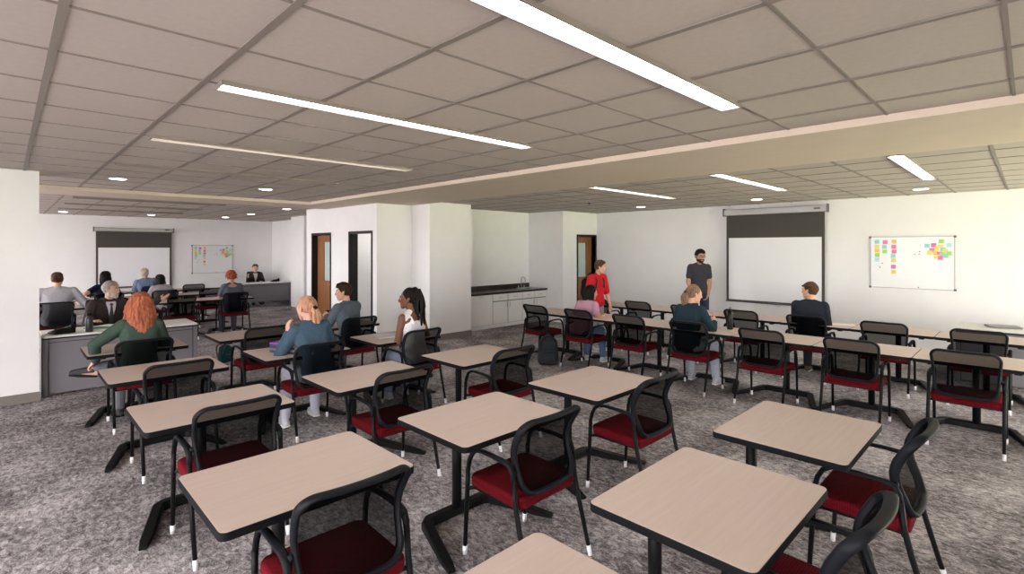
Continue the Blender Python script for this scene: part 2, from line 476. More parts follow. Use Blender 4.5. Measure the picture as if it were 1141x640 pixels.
# ------------------------------------------------------------------ lamps in the ceiling
def linear_lamp(x0, x1, y, z, label, deep=False, lit='strip'):
    e = empty('linear_ceiling_lamp', ((x0 + x1) / 2, y, z)); L = (x1 - x0) / 2; w = .06; dp = (.015 if lit == 'off' else .024) if deep else .022
    tag(e, label, 'ceiling light', 'recessed linear ceiling lamps')
    m = MB(); m.box(-L, L, -w - .008, -w, -dp, .006); m.box(-L, L, w, w + .008, -dp, .006); m.box(-L - .008, -L, -w - .008, w + .008, -dp, .006); m.box(L, L + .008, -w - .008, w + .008, -dp, .006)
    m.build('lamp_housing', M['grid'], e)
    MB().box(-L, L, -w, w, -.002, .004).build('lamp_diffuser', M[lit], e)
where = ['long ceiling lamp strip nearest the camera, running off the top of the view', 'bright long ceiling lamp strip, second from the front in the main ceiling',
         'third long ceiling lamp strip from the camera, seen as a thin pale line', 'fourth long ceiling lamp strip, hardly visible line close to the left soffit']
for (y, s) in zip((1.35, 3.15, 5.03, 6.87), where): linear_lamp(.84, 3.30, y, H, s, y > 4.5, 'strip' if y < 4 else ('dim' if y < 6 else 'off'))
for y, s in ((.91, 'short looking bright ceiling lamp strip at the right, above the whiteboard side'), (2.66, 'bright ceiling lamp strip above the right projection screen'), (4.48, 'faint ceiling lamp strip left of the right screen, beyond the soffit')):
    linear_lamp(6.05, 8.48, y, HF, s)
for y, s in ((11.8, 'nearest of three dark lamp strips in the ceiling of the left far room'), (13.58, 'middle one of three dark lamp strips in the ceiling of the left far room'), (15.4, 'farthest of three dark lamp strips in the ceiling of the left far room')):
    linear_lamp(.84, 3.24, y, HF, s, False, 'off')
def downlight(x, y, z, label):
    e = empty('downlight', (x, y, z)); tag(e, label, 'ceiling light', 'round recessed downlights')
    MB().lathe([(.095, .004), (.105, -.002), (.107, -.007), (.098, -.010), (.09, -.006)], n=28).build('trim_ring', M['white'], e)
    MB().lathe([(.09, -.004), (.088, -.0072)], n=28).build('lens', M['down'], e)
for x, y, z, s in ((9.9, 1.17, HF, 'round downlight above the right whiteboard'), (9.85, 3.55, HF, 'round downlight above the right projection screen'), (9.85, 5.97, HF, 'round downlight near the right corner above the standing people'),
                   (4.6, 12.04, HF, 'round downlight by the end of the partition with doors'), (4.6, 14.45, HF, 'round downlight second from the partition end, left room'), (1.0, 16.84, HF, 'leftmost round downlight near the far left wall'),
                   (2.8, 16.75, HF, 'round downlight above the far left projection screen'), (4.55, 16.5, HF, 'round downlight above the far left whiteboard'), (1.04, 8.4, H, 'round downlight in the main ceiling near the left wall end'), (2.85, 8.3, H, 'round downlight in the main ceiling before the left soffit, right of the other')):
    downlight(x, y, z, s)
sp = MB().lathe([(.035, .004), (.035, -.006), (.012, -.010), (.012, -.03), (.022, -.034), (.001, -.036)], (8.3, 6.2, HF), 14).build('sprinkler_head', M['greyd'])
tag(sp, 'small dark sprinkler head in the ceiling beyond the right soffit', 'sprinkler')

# ------------------------------------------------------------------ projection screens and whiteboards
def wall_frame(name, loc, rz): return empty(name, loc, rz)
def screen(loc, rz, w, z_case0, z_case1, z_black, z_bot, label):
    """local: x along the wall, -y out of the wall"""
    e = empty('projection_screen', loc, rz); tag(e, label, 'projection screen')
    h = w / 2
    MB().box(-h - .04, h + .04, -.13, -.01, z_case0, z_case1, .012).build('screen_case', M['alu'], e)
    c = MB(); c.box(-h - .055, -h - .04, -.135, 0, z_case0 - .01, z_case1 + .02); c.box(h + .04, h + .055, -.135, 0, z_case0 - .01, z_case1 + .02); c.build('end_cap', M['greyd'], e)
    MB().box(h - .17, h - .06, -.134, -.129, z_case0 + .055, z_case0 + .085).build('badge', M['greyd'], e)
    MB().box(-h, h, -.075, -.070, z_bot, z_case0 + .01).build('screen_border', M['dscreen'], e)
    MB().box(-h + .05, h - .05, -.078, -.0745, z_bot + .03, z_black).build('screen_fabric', M['screen'], e)
    MB().tube([(-h - .01, -.072, z_bot - .008), (h + .01, -.072, z_bot - .008)], .014).build('bottom_bar', M['greyd'], e)
    k = MB(); k.tube([(.10 + .05 * math.cos(a), -.072, z_bot - .03 - .022 * math.sin(a)) for a in [math.pi * i / 8 for i in range(9)]], .004, 6); k.build('pull_loop', M['steel'], e)
    return e
screen((10.995, 3.63, 0), math.radians(-90), 1.84, 2.50, 2.63, 2.03, .71, 'pull-down projection screen with black top band on the right wall')
screen((2.66, 18.295, 0), 0, 1.78, 2.29, 2.39, 1.83, .69, 'pull-down projection screen with dark top band on the far left wall')
NC = dict(pink=mat('pink_note', (.80, .20, .46), .8), yellow=mat('yellow_note', (.82, .72, .20), .8), green=mat('green_note', (.36, .72, .20), .8), cyan=mat('cyan_note', (.28, .64, .64), .8), orange=mat('orange_note', (.82, .58, .16), .8), sky=mat('sky_note', (.46, .72, .80), .8))
def whiteboard(loc, rz, w, h, z0, label, side):
    e = empty('whiteboard', loc, rz); tag(e, label, 'whiteboard')
    MB().box(-w / 2, w / 2, -.016, 0, z0, z0 + h).build('board_surface', M['board'], e)
    f = MB(); t = .014
    f.box(-w / 2, w / 2, -.022, 0, z0, z0 + t); f.box(-w / 2, w / 2, -.022, 0, z0 + h - t, z0 + h); f.box(-w / 2, -w / 2 + t, -.022, 0, z0, z0 + h); f.box(w / 2 - t, w / 2, -.022, 0, z0, z0 + h)
    f.build('board_frame', M['alu'], e)
    for sx in (-1, 1):
        for zz in (z0 + .012, z0 + h - .012):
            MB().box(sx * w / 2 - .018, sx * w / 2 + .018, -.025, 0, zz - .018, zz + .018, .005).build('corner_cap', M['greyd'], e)
    R = Matrix.Rotation(rz, 4, 'Z'); T = Matrix.Translation(loc)
    def put(name, mb, m, u, v, dy, label, cat, grp):
        o = mb.build(name, m); o.matrix_world = T @ R @ Matrix.Translation((-w / 2 + u * w, dy, z0 + (1 - v) * h)); tag(o, label, cat, grp)
    n = .034
    ords = ['topmost', 'second', 'third', 'fourth', 'fifth', 'sixth']
    cols = [(.085, [(.10, 'cyan'), (.19, 'yellow'), (.275, 'orange'), (.36, 'green'), (.45, 'sky')], 'left'),
            (.185, [(.11, 'pink'), (.20, 'cyan'), (.29, 'green')], 'middle'),
            (.295, [(.10, 'orange'), (.20, 'pink'), (.29, 'pink'), (.375, 'cyan'), (.46, 'yellow'), (.585, 'pink'), (.685, 'yellow')], 'right')]
    rnd = random.Random(5)
    for u, L, cn in cols:
        for i, (v, c) in enumerate(L):
            put('sticky_note', MB().box(-n, n, -.002, 0, -n, n), NC[c], u + rnd.uniform(-.006, .006), v, -.0165,
                '%s sticky note, %s, in the %s column on the %s' % (c if c != 'sky' else 'light blue', ('number %d from the top' % (i + 1)) if 0 else (ords[i] if i < 6 else 'lowest'), cn, side), 'sticky note', 'sticky notes on the ' + side)
    clus = [(.69, .18, 'cyan'), (.85, .10, 'green'), (.935, .17, 'sky'), (.765, .17, 'pink'), (.80, .235, 'yellow'), (.745, .265, 'pink'), (.72, .31, 'yellow'), (.785, .315, 'orange'), (.84, .20, 'yellow'), (.87, .25, 'cyan'), (.895, .28, 'yellow'), (.83, .33, 'pink'), (.865, .345, 'green'), (.90, .365, 'cyan'), (.80, .385, 'yellow'), (.84, .405, 'pink'), (.935, .32, 'green')]
    seen = {}
    for i, (u, v, c) in enumerate(clus):
        k = seen.get(c, 0); seen[c] = k + 1
        put('sticky_note', MB().box(-n, n, -.002, 0, -n, n), NC[c], u, v, -.0165 - .0006 * i,
            '%s sticky note in the cluster on the %s, %s' % (c if c != 'sky' else 'light blue', side, ['highest of that colour', 'second highest of that colour', 'third highest of that colour', 'fourth highest of that colour', 'lowest of that colour'][min(k, 4)]), 'sticky note', 'sticky notes on the ' + side)
    for u, v, c, s in ((.55, .34, 'red', 'left one of the small cluster'), (.605, .29, 'dark', 'upper one of the small cluster'), (.60, .335, 'red', 'right one of the small cluster'), (.155, .52, 'red', 'upper of a pair below the notes'), (.125, .60, 'dark', 'lower of a pair below the notes'), (.59, .965, 'dark', 'alone at the bottom edge')):
        put('board_magnet', MB().lathe([(.009, 0), (.009, .006), (.006, .009)], axis=Matrix.Rotation(math.radians(90), 3, 'X'), n=12), mat('magnet_red', (.35, .03, .02), .4) if c == 'red' else M['black'], u, v, -.0165, '%s round magnet on the %s, %s' % (c, side, s), 'magnet', 'magnets on the ' + side)
whiteboard((11.0, 1.435, 0), math.radians(-90), 1.15, .90, 1.12, 'framed whiteboard with coloured sticky notes on the right wall', 'right whiteboard')
whiteboard((4.68, 18.3, 0), 0, 1.15, .89, 1.02, 'framed whiteboard with coloured sticky notes on the far left wall', 'far left whiteboard')

# ------------------------------------------------------------------ sink cabinets
def base_cabinet(x0, x1, kind, label, y=8.52, z=.775):
    e = empty('base_cabinet', ((x0 + x1) / 2, y, 0)); tag(e, label, 'cabinet', 'white cabinets under the sink counter')
    w = (x1 - x0) / 2
    b = MB(); b.box(-w, w, .0, .58, .09, z); b.box(-w, w, .05, .58, 0, .09); b.build('cabinet_body', M['cab'], e)
    g = .009
    def panel(nm, a, c, z0, z1, hx, hz, horiz):
        p = MB().box(a + g, c - g, -.02, -.001, z0 + g, z1 - g, .003).build(nm, M['cab'], e)
        k = MB()
        if horiz: k.tube([(hx - .05, -.025, hz), (hx - .05, -.045, hz), (hx + .05, -.045, hz), (hx + .05, -.025, hz)], .006, 8)
        else: k.tube([(hx, -.025, hz - .05), (hx, -.045, hz - .05), (hx, -.045, hz + .05), (hx, -.025, hz + .05)], .006, 8)
        k.build('pull_handle', M['steel'], p)
    if kind == 'tall': panel('cabinet_door', -w, w, .09, z, .1, z - .05, True)
    else:
        for s in (-1, 1):
            a, c = (-w, 0) if s < 0 else (0, w)
            panel('drawer', a, c, z - .17, z, (a + c) / 2, z - .085, True)
            panel('cabinet_door', a, c, .09, z - .17, -s * -.05 * 1.0, z - .25, False)
    # dark lines where fronts meet
    MB().box(-w + .001, w - .001, -.0008, .0006, .092, z - .002).build('shadow_gap', M['gap'], e)
base_cabinet(6.92, 7.79, 'tall', 'white single-door cabinet at the left end below the dark counter')
base_cabinet(7.79, 8.75, 'two', 'white cabinet with two drawers and two doors, in the middle of the counter')
base_cabinet(8.75, 9.60, 'two', 'white cabinet with two drawers and two doors below the sink')
c = empty('countertop', (8.25, 8.8, .775)); tag(c, 'dark stone countertop with backsplash in the wall niche', 'countertop')
m = MB(); sx0, sx1, sy0, sy1 = .78, 1.2, -.2, .16
m.box(-1.34, sx0, -.33, .31, 0, .045); m.box(sx1, 1.365, -.33, .31, 0, .045); m.box(sx0, sx1, -.33, sy0, 0, .045); m.box(sx0, sx1, sy1, .31, 0, .045)
m.build('counter_slab', M['counter'], c)
MB().box(-1.34, 1.365, .295, .315, .045, .15).build('backsplash', M['counter'], c)
s = empty('sink', (9.24, 8.78, .82)); tag(s, 'steel drop-in sink in the dark counter', 'sink')
m = MB(); m.box(-.23, .23, -.2, -.165, -.01, .008); m.box(-.23, .23, .165, .2, -.01, .008); m.box(-.23, -.2, -.165, .165, -.01, .008); m.box(.2, .23, -.165, .165, -.01, .008); m.build('rim', M['steel'], s)
MB().box(-.2, .2, -.165, .165, -.044, -.035).build('basin', M['steel'], s)
f = empty('faucet', (9.24, 9.02, .82)); tag(f, 'tall gooseneck steel faucet behind the sink', 'faucet')
MB().tube([(0, 0, 0), (0, 0, .20)] + [(0, -.07 + .07 * math.cos(a), .20 + .07 * math.sin(a)) for a in [math.pi * i / 8 for i in range(1, 9)]] + [(0, -.14, .16)], .011, 10).build('spout', M['steel'], f)
for sx in (-.1, .1): MB().lathe([(.018, 0), (.018, .04), (.008, .045), (.008, .07)], (sx, 0, 0), 12).build('tap_handle', M['steel'], f)
e = empty('base_cabinet', (6.35, 13.2, 0)); tag(e, 'white base cabinet with dark top glimpsed past the partition end, left room', 'cabinet')
MB().box(-.3, .3, -1.1, 1.09, 0, .78).build('cabinet_body', M['cab'], e)
MB().box(-.32, .3, -1.1, 1.09, .78, .82).build('worktop', M['counter'], e)
for k in range(4): MB().box(-.318, -.301, -1.08 + .54 * k, -.56 + .54 * k, .1, .76, .003).build('cabinet_door', M['cab'], e)

# ------------------------------------------------------------------ training tables
TW, TD, TZ = .878, .69, .74
def make_table():
    e = empty('training_table')
    t = MB(); o = rrect(TW - .006, TD - .006, .032); t.prism(o, TZ - .002, TZ); t.build('tabletop', M['maple'], e)
    b = MB(); o = rrect(TW, TD, .035); b.prism(o, TZ - .034, TZ - .0015); b.build('edge_band', M['edge'], e)
    u = MB(); u.box(-.30, .30, .02, .30, TZ - .062, TZ - .034); u.box(-.33, -.28, -.25, .30, TZ - .06, TZ - .034); u.box(.28, .33, -.25, .30, TZ - .06, TZ - .034); u.build('support_frame', M['black'], e)
    MB().tube([(0, .275, .05), (0, .275, TZ - .05)], .033, 16).build('column', M['black'], e)
    f = MB()
    f.sweep([(-.425, -.215), (-.40, -.14), (-.268, .245), (-.225, .277), (.225, .277), (.268, .245), (.40, -.14), (.425, -.215)],
            [.022, .031, .034, .034, .034, .034, .031, .022], [.011, .015, .030, .031, .031, .030, .015, .011], [.012, .016, .031, .032, .032, .031, .016, .012])
    f.build('foot_base', M['black'], e)
    return e
table = make_table(); index_kids(table); used_t = []
ROWY = [.98, 2.485, 3.965, 5.46, 6.92]
COLX = [1.01, 2.195, 3.395]
cn = ['left column', 'middle column', 'right column']
rn = ['front', 'second', 'third', 'fourth', 'fifth']
for r, y in enumerate(ROWY):
    for c_, x in enumerate(COLX):
        o = place(table, used_t, (x, y, 0), 0)
        tag(o, 'maple-top single table, %s from the front in the %s of separate tables' % ('nearest' if r == 0 else rn[r], cn[c_]), 'table', 'separate single tables')
SLOT = [.38 + .88 * k for k in range(7)]
on = ['first', 'second', 'third', 'fourth', 'fifth', 'sixth', 'seventh']
for nm, x in (('nearer', 6.675), ('farther', 8.355)):
    for k, y in enumerate(SLOT):
        o = place(table, used_t, (x, y, 0), math.radians(-90))
        tag(o, 'maple-top table, %s from the cabinet end in the %s joined row facing the right screen' % (on[6 - k], nm), 'table', 'joined tables facing the right screen')
LX = [.79, 1.67, 2.55, 3.43]
LY = [11.95, 13.64, 15.33]
for r, y in enumerate(LY):
    for k, x in enumerate(LX):
        o = place(table, used_t, (x, y + .345, 0), 0)
        tag(o, 'maple-top table in the left far room, %s joined row, %s from the right end' % (['nearest', 'middle', 'farthest'][r], on[3 - k]), 'table', 'joined tables in the left far room')

# ------------------------------------------------------------------ chairs
def back_pt(x, z):
    """a point of the curved backrest sheet"""
    prof = [(.44, -.150), (.48, -.165), (.54, -.150), (.62, -.118), (.68, -.108), (.74, -.120), (.82, -.165), (.90, -.222), (.95, -.26)]
    for (z0, y0), (z1, y1) in zip(prof, prof[1:]):
        if z <= z1 or z1 == prof[-1][0]:
            t = (z - z0) / (z1 - z0); t = max(0, min(1, t)); t2 = t
            y = y0 + (y1 - y0) * t2; break
    return Vector((x, y - .030 * (1 - (x / .24) ** 2), z))
def back_loop(n=10, inset=0.0):
    top, bot = .885 - inset, .475 + inset
    out = []
    def add(cx, cz, r, a0):
        for k in range(n + 1):
            a = math.radians(a0 + 90 * k / n); out.append((cx + r * math.cos(a), cz + r * math.sin(a)))
    wt, wb, r, rb = .238 - inset, .218 - inset, .065, .085
    add(wt - r, top - r, r, 0)
    for k in range(1, 8): out.append((wt - r - (2 * (wt - r)) * k / 8, top))
    add(-wt + r, top - r, r, 90)
    for k in range(1, 8): out.append((-wt + (wt - wb) * k / 8, top - r + (bot + rb - top + r) * k / 8))
    add(-wb + rb, bot + rb, rb, 180)
    for k in range(1, 8): out.append((-wb + rb + 2 * (wb - rb) * k / 8, bot))
    add(wb - rb, bot + rb, rb, 270)
    for k in range(1, 8): out.append((wb + (wt - wb) * k / 8, bot + rb + (top - r - bot - rb) * k / 8))
    return out
def make_chair():
    e = empty('mesh_back_chair')
    # cushion: rounded slab, higher in front, soft edges
    s = MB()
    rings = []
    for z, w, ins in ((.404, 0, .008), (.408, 0, .002), (.425, 0, 0), (.436, 0, -.001), (.438, 0, .003), (.441, 0, -.001), (.456, 0, 0), (.464, 0, .006), (.468, 0, .018), (.470, 0, .10)):
        o = rrect(.492 - 2 * ins, .43 - 2 * ins, .055 - min(ins, .03))
        rings.append([s.bm.verts.new((x, y + .035, z + .012 * math.sin((y + .2) * 3) - .006 * (abs(x) < .1) * 0)) for x, y in o])
    for A, B in zip(rings, rings[1:]):
        n = len(A)
        for k in range(n): s.bm.faces.new((A[k], A[(k + 1) % n], B[(k + 1) % n], B[k]))
    s.bm.faces.new(rings[0][::-1]); s.bm.faces.new(rings[-1])
    for f in s.bm.faces: f.smooth = len(f.verts) == 4
    s.build('seat', M['seat'], e)
    p = MB(); p.prism([(x, y + .035) for x, y in rrect(.44, .39, .05)], .392, .410); p.build('seat_pan', M['black'], e)
    L = back_loop()
    fr = MB(); m_ = len(L)
    pts = [back_pt(x, z) for x, z in L]
    fr.tube(pts, [.0125 if z > .56 else .0145 for x, z in L], 10, closed=True, binormal=(0, 1, 0), flat=[1.9 if z > .56 else 1.6 for x, z in L])
    for side in (-1, 1):   # brackets that carry the back on the rear of the arms
        fr.tube([back_pt(side * .225, .64), (side * .252, -.118, .632)], .016, 8)
    fr.build('back_frame', M['char'], e)
    b = MB(); K = 7; cen = (0, .68); prev = None
    for j in range(K):
        f_ = 1 - j / K
        ring = [b.bm.verts.new(back_pt(cen[0] + (x - cen[0]) * f_, cen[1] + (z - cen[1]) * f_)) for x, z in L]
        if prev:
            for k in range(m_): b.bm.faces.new((prev[k], prev[(k + 1) % m_], ring[(k + 1) % m_], ring[k]))
        prev = ring
    c = b.bm.verts.new(back_pt(*cen))
    for k in range(m_): b.bm.faces.new((prev[k], prev[(k + 1) % m_], c))
    for f in b.bm.faces: f.smooth = True
    b.build('back_mesh', M['mesh'], e)
    for sx in (-1, 1):
        X = sx * .258
        a = MB()
        arc = [(X, .235, .52), (X - sx * .002, .222, .575), (X - sx * .003, .196, .622), (X - sx * .003, .155, .646), (X - sx * .003, .10, .652), (X, .0, .651), (X, -.085, .645), (X, -.118, .632), (X, -.135, .600), (X, -.142, .56)]
        a.tube(arc, [.013, .013, .013, .012, .011, .011, .013, .016, .015, .0135], 8, binormal=(1, 0, 0), flat=[1.1, 1.15, 1.3, 1.6, 1.8, 1.8, 1.5, 1.2, 1.1, 1.05])
        a.build('armrest', M['char'], e)
        for nm, q in (('front', [(X, .235, .525), (X, .240, .42), (X, .262, .05)]), ('rear', [(X, -.142, .565), (X, -.155, .44), (X, -.185, .31), (X, -.258, .05)])):
            l = MB(); l.tube(q, [.0145] * (len(q) - 1) + [.0125], 8)
            sy = q[1][1]
            l.tube([(X, sy, .402), (sx * .19, sy - (.05 if nm == 'front' else -.02), .400)], .011, 8)
            leg = l.build('leg', M['black'], e)
            y0 = q[-1][1]; dy = (q[-1][1] - q[-2][1]) / (q[-2][2] - q[-1][2]) * .05
            MB().tube([(X, y0, .055), (X, y0 + dy, .001)], [.0145, .0135], 8).build('foot_glide', M['glide'], leg)
        MB().tube([(sx * .215, .225, .397), (sx * .215, -.145, .397)], .010, 8).build('side_rail', M['black'], e)
    return e
chair = make_chair(); index_kids(chair); used_c = []
def put_chair(x, y, rz, label, group):
    o = place(chair, used_c, (x, y, 0), rz); return tag(o, label, 'chair', group)
who = {(0, 4): 'under the red-haired woman in green', (1, 3): 'under the woman with the strawberry blonde ponytail', (2, 4): 'under the man in the grey blue shirt', (2, 3): 'under the woman in the white tank top'}
for r, y in enumerate(ROWY):
    for c_, x in enumerate(COLX):
        if (c_, r) == (0, 0): continue
        k = 'occupied' if (c_, r) in who else 'empty'
        lab = ('red seated mesh armchair %s, %s separate table row' % (who[(c_, r)], rn[r])) if k == 'occupied' else 'empty mesh armchair at the %s table from the front, %s of separate tables' % (rn[r], cn[c_])
        put_chair(x + .005, y - .385, math.radians([2, -1, 1, 0, -2][(r + c_) % 5] * .6), lab, 'chairs at the separate tables')
R1WHO = {5: 'under the dark-haired person in pink', 3: 'under the woman with the light brown ponytail'}
R2WHO = {2: 'under the man in the dark blue sweater'}
for nm, x, W_ in (('nearer', 6.325, R1WHO), ('farther', 8.005, R2WHO)):
    for k in range(7):
        y = SLOT[k] + .035
        if k in W_: lab = 'mesh armchair %s, %s right row' % (W_[k], nm)
        else: lab = 'empty mesh armchair, %s from the cabinet end, %s row facing the right screen' % (on[6 - k], nm)
        put_chair(x, y, math.radians(-90), lab, 'chairs facing the right screen')
for x, y, lab in ((.60, LY[0] - .06, 'red seated mesh armchair under the man in the pale grey shirt, left room'), (1.57, LY[0] - .06, 'mesh armchair behind the man in the brown suit, nearest row of the left room'), (2.46, LY[0] - .06, 'empty mesh armchair beyond the raised hand, nearest row of the left room'), (3.43, LY[0] - .06, 'red seated mesh armchair under the woman with the red bun, left room'),
                  (1.52, LY[1] - .06, 'mesh armchair under the person in dark blue, middle row of the left room'), (2.50, LY[1] - .06, 'mesh armchair under the person with dark hair and hood, middle row of the left room'), (3.40, LY[1] - .06, 'empty mesh armchair at the right end of the middle row, left room'),
                  (.75, LY[2] - .06, 'empty mesh armchair behind the man in grey, farthest row of the left room'), (1.60, LY[2] - .06, 'empty mesh armchair left of the suit man, farthest row of the left room'), (2.57, LY[2] - .06, 'mesh armchair under the grey-haired man in the blue shirt'), (3.43, LY[2] - .06, 'empty mesh armchair at the right end of the farthest row, left room')):
    put_chair(x, y, 0, lab, 'chairs in the left far room')

# ------------------------------------------------------------------ teacher desks
def desk(loc, rz, label, low=.03):
    """local: modesty panel on -y, length 1.65 along x, top .70 deep"""
    e = empty('teacher_desk', loc, rz); tag(e, label, 'desk', 'white topped teacher desks')
    L = .825
    MB().box(-L, L, -.34, .34, .717, .74, .003).build('desktop', M['white'], e)
    MB().box(-L + .001, L - .001, -.339, .339, .700, .7165).build('desktop_edge', M['edge'], e)
    MB().box(-L + .06, L - .06, -.325, -.30, low, .70).build('front_panel', M['grey'], e)
    for sx in (-1, 1):
        MB().box(min(sx * L, sx * (L - .055)), max(sx * L, sx * (L - .055)), -.335, .32, .0, .70, .004).build('end_panel', M['greyd'] if 0 else M['grey'], e)
        MB().box(sx * (L - .0575) - .003, sx * (L - .0575) + .003, -.3352, -.31, .03, .70).build('panel_reveal', M['gap'], e)
    MB().box(-L + .06, L - .06, -.331, -.3255, .655, .662).build('panel_groove', M['gap'], e)
    MB().box(.38, .76, -.1, .30, .12, .66).build('pedestal', M['greyd'], e)
    return e
desk((1.135, 8.76, 0), 0, 'white topped grey teacher desk at left, with the man in the suit behind it')
desk((5.63, 16.9, 0), 0, 'white topped grey teacher desk in the far corner of the left room', .17)
desk((9.57, -.105, 0), math.radians(-90), 'white topped grey teacher desk at the right edge by the right wall')

# ------------------------------------------------------------------ people
SKINS = dict(light=mat('skin_light', (.62, .36, .26), .55, 0, .3, 25, .05), rosy=mat('skin_rosy', (.66, .37, .28), .55, 0, .3, 25, .05), tan=mat('skin_tan', (.50, .27, .17), .55, 0, .3, 25, .05), brown=mat('skin_brown', (.17, .075, .045), .5, 0, .3, 25, .05))
def hair_mat(name, rgb, amt=.45):
    m = wood_mat(name, tuple(v * (1 - amt) for v in rgb), tuple(min(1, v * (1 + amt)) for v in rgb), (60, 60, 9), .65, .12)
    return m
HAIR = dict(red=hair_mat('copper_red_hair', (.36, .115, .06)), blonde=hair_mat('strawberry_blonde_hair', (.48, .25, .16)), black=hair_mat('black_hair', (.010, .008, .008)), dark=hair_mat('dark_brown_hair', (.030, .017, .011)),
            brown=hair_mat('brown_hair', (.075, .038, .022)), lbrown=hair_mat('light_brown_hair', (.21, .125, .078)), grey=hair_mat('grey_hair', (.34, .31, .28)), silver=hair_mat('silver_hair', (.45, .40, .32)), auburn=hair_mat('auburn_hair', (.30, .075, .035)), beard=hair_mat('grey_white_beard', (.55, .50, .46)), hood=hair_mat('charcoal_hair', (.02, .019, .019)))
def cloth(name, rgb, amt=.10): return mat(name, rgb, .92, 0, .08, 35, amt, .3)
EYEW = mat('eye_white', (.75, .73, .70), .2, 0, .5); EYED = mat('eye_iris', (.02, .013, .01), .2, 0, .5); LIP = mat('lips', (.42, .15, .12), .5)
REMESH = []
def soft(o, vox, it=3):
    r = o.modifiers.new('remesh', 'REMESH'); r.mode = 'VOXEL'; r.voxel_size = vox; r.use_smooth_shade = True
    s = o.modifiers.new('smooth', 'SMOOTH'); s.factor = .5; s.iterations = it
    REMESH.append(o); return o
def ik(S, T, l1, l2, pole):
    d = T - S; L = d.length
    if L > (l1 + l2) * .985: T = S + d.normalized() * (l1 + l2) * .985; d = T - S; L = d.length
    a = (l1 * l1 - l2 * l2 + L * L) / (2 * L); h = math.sqrt(max(1e-6, l1 * l1 - a * a)); u = d.normalized()
    p = pole - u * pole.dot(u); p.normalize()
    return S + u * a + p * h, T
def hand_balls(mb, Wp, d, n, right, s, curl=.5, spread=.12, thumb=1.0, rf=.0086):
    d = d.normalized(); n = (n - d * n.dot(d)).normalized(); u = d.cross(n) if right else n.cross(d)   # u: toward the thumb
    k = s
    kn = [Wp + d * (.088 * k) + u * (.030 * k), Wp + d * (.093 * k) + u * (.010 * k), Wp + d * (.089 * k) - u * (.010 * k), Wp + d * (.080 * k) - u * (.029 * k)]
    mb.hull([(Wp, .021 * k)] + [(q - d * .004, .0115 * k) for q in (kn[0], kn[3])] + [(Wp + d * .03 * k + u * .022 * k, .014 * k), (Wp + d * .03 * k - u * .018 * k, .013 * k)], 8)
    for q, L, sp in zip(kn, (.072, .080, .074, .058), (1, .3, -.4, -1.1)):
        dd = (d + u * (spread * sp)).normalized(); p = q; ang = 0
        for f_, r0, r1 in ((.45, 1.0, .95), (.30, .95, .88), (.25, .88, .75)):
            ang += curl * .75
            v = dd * math.cos(ang) + n * math.sin(ang); p2 = p + v * (L * f_ * k)
            mb.hull([(p, rf * r0 * k), (p2, rf * r1 * k)], 7); p = p2
    b = Wp + d * .028 * k + u * .024 * k
    v1 = (d * .65 + u * .7 * thumb + n * .30).normalized(); b2 = b + v1 * .042 * k; v2 = (d * .95 + u * .25 * thumb + n * (.25 + .3 * curl)).normalized(); b3 = b2 + v2 * .034 * k
    mb.hull([(b, .013 * k), (b2, .0100 * k)], 7); mb.hull([(b2, .0098 * k), (b3, .0078 * k)], 7)

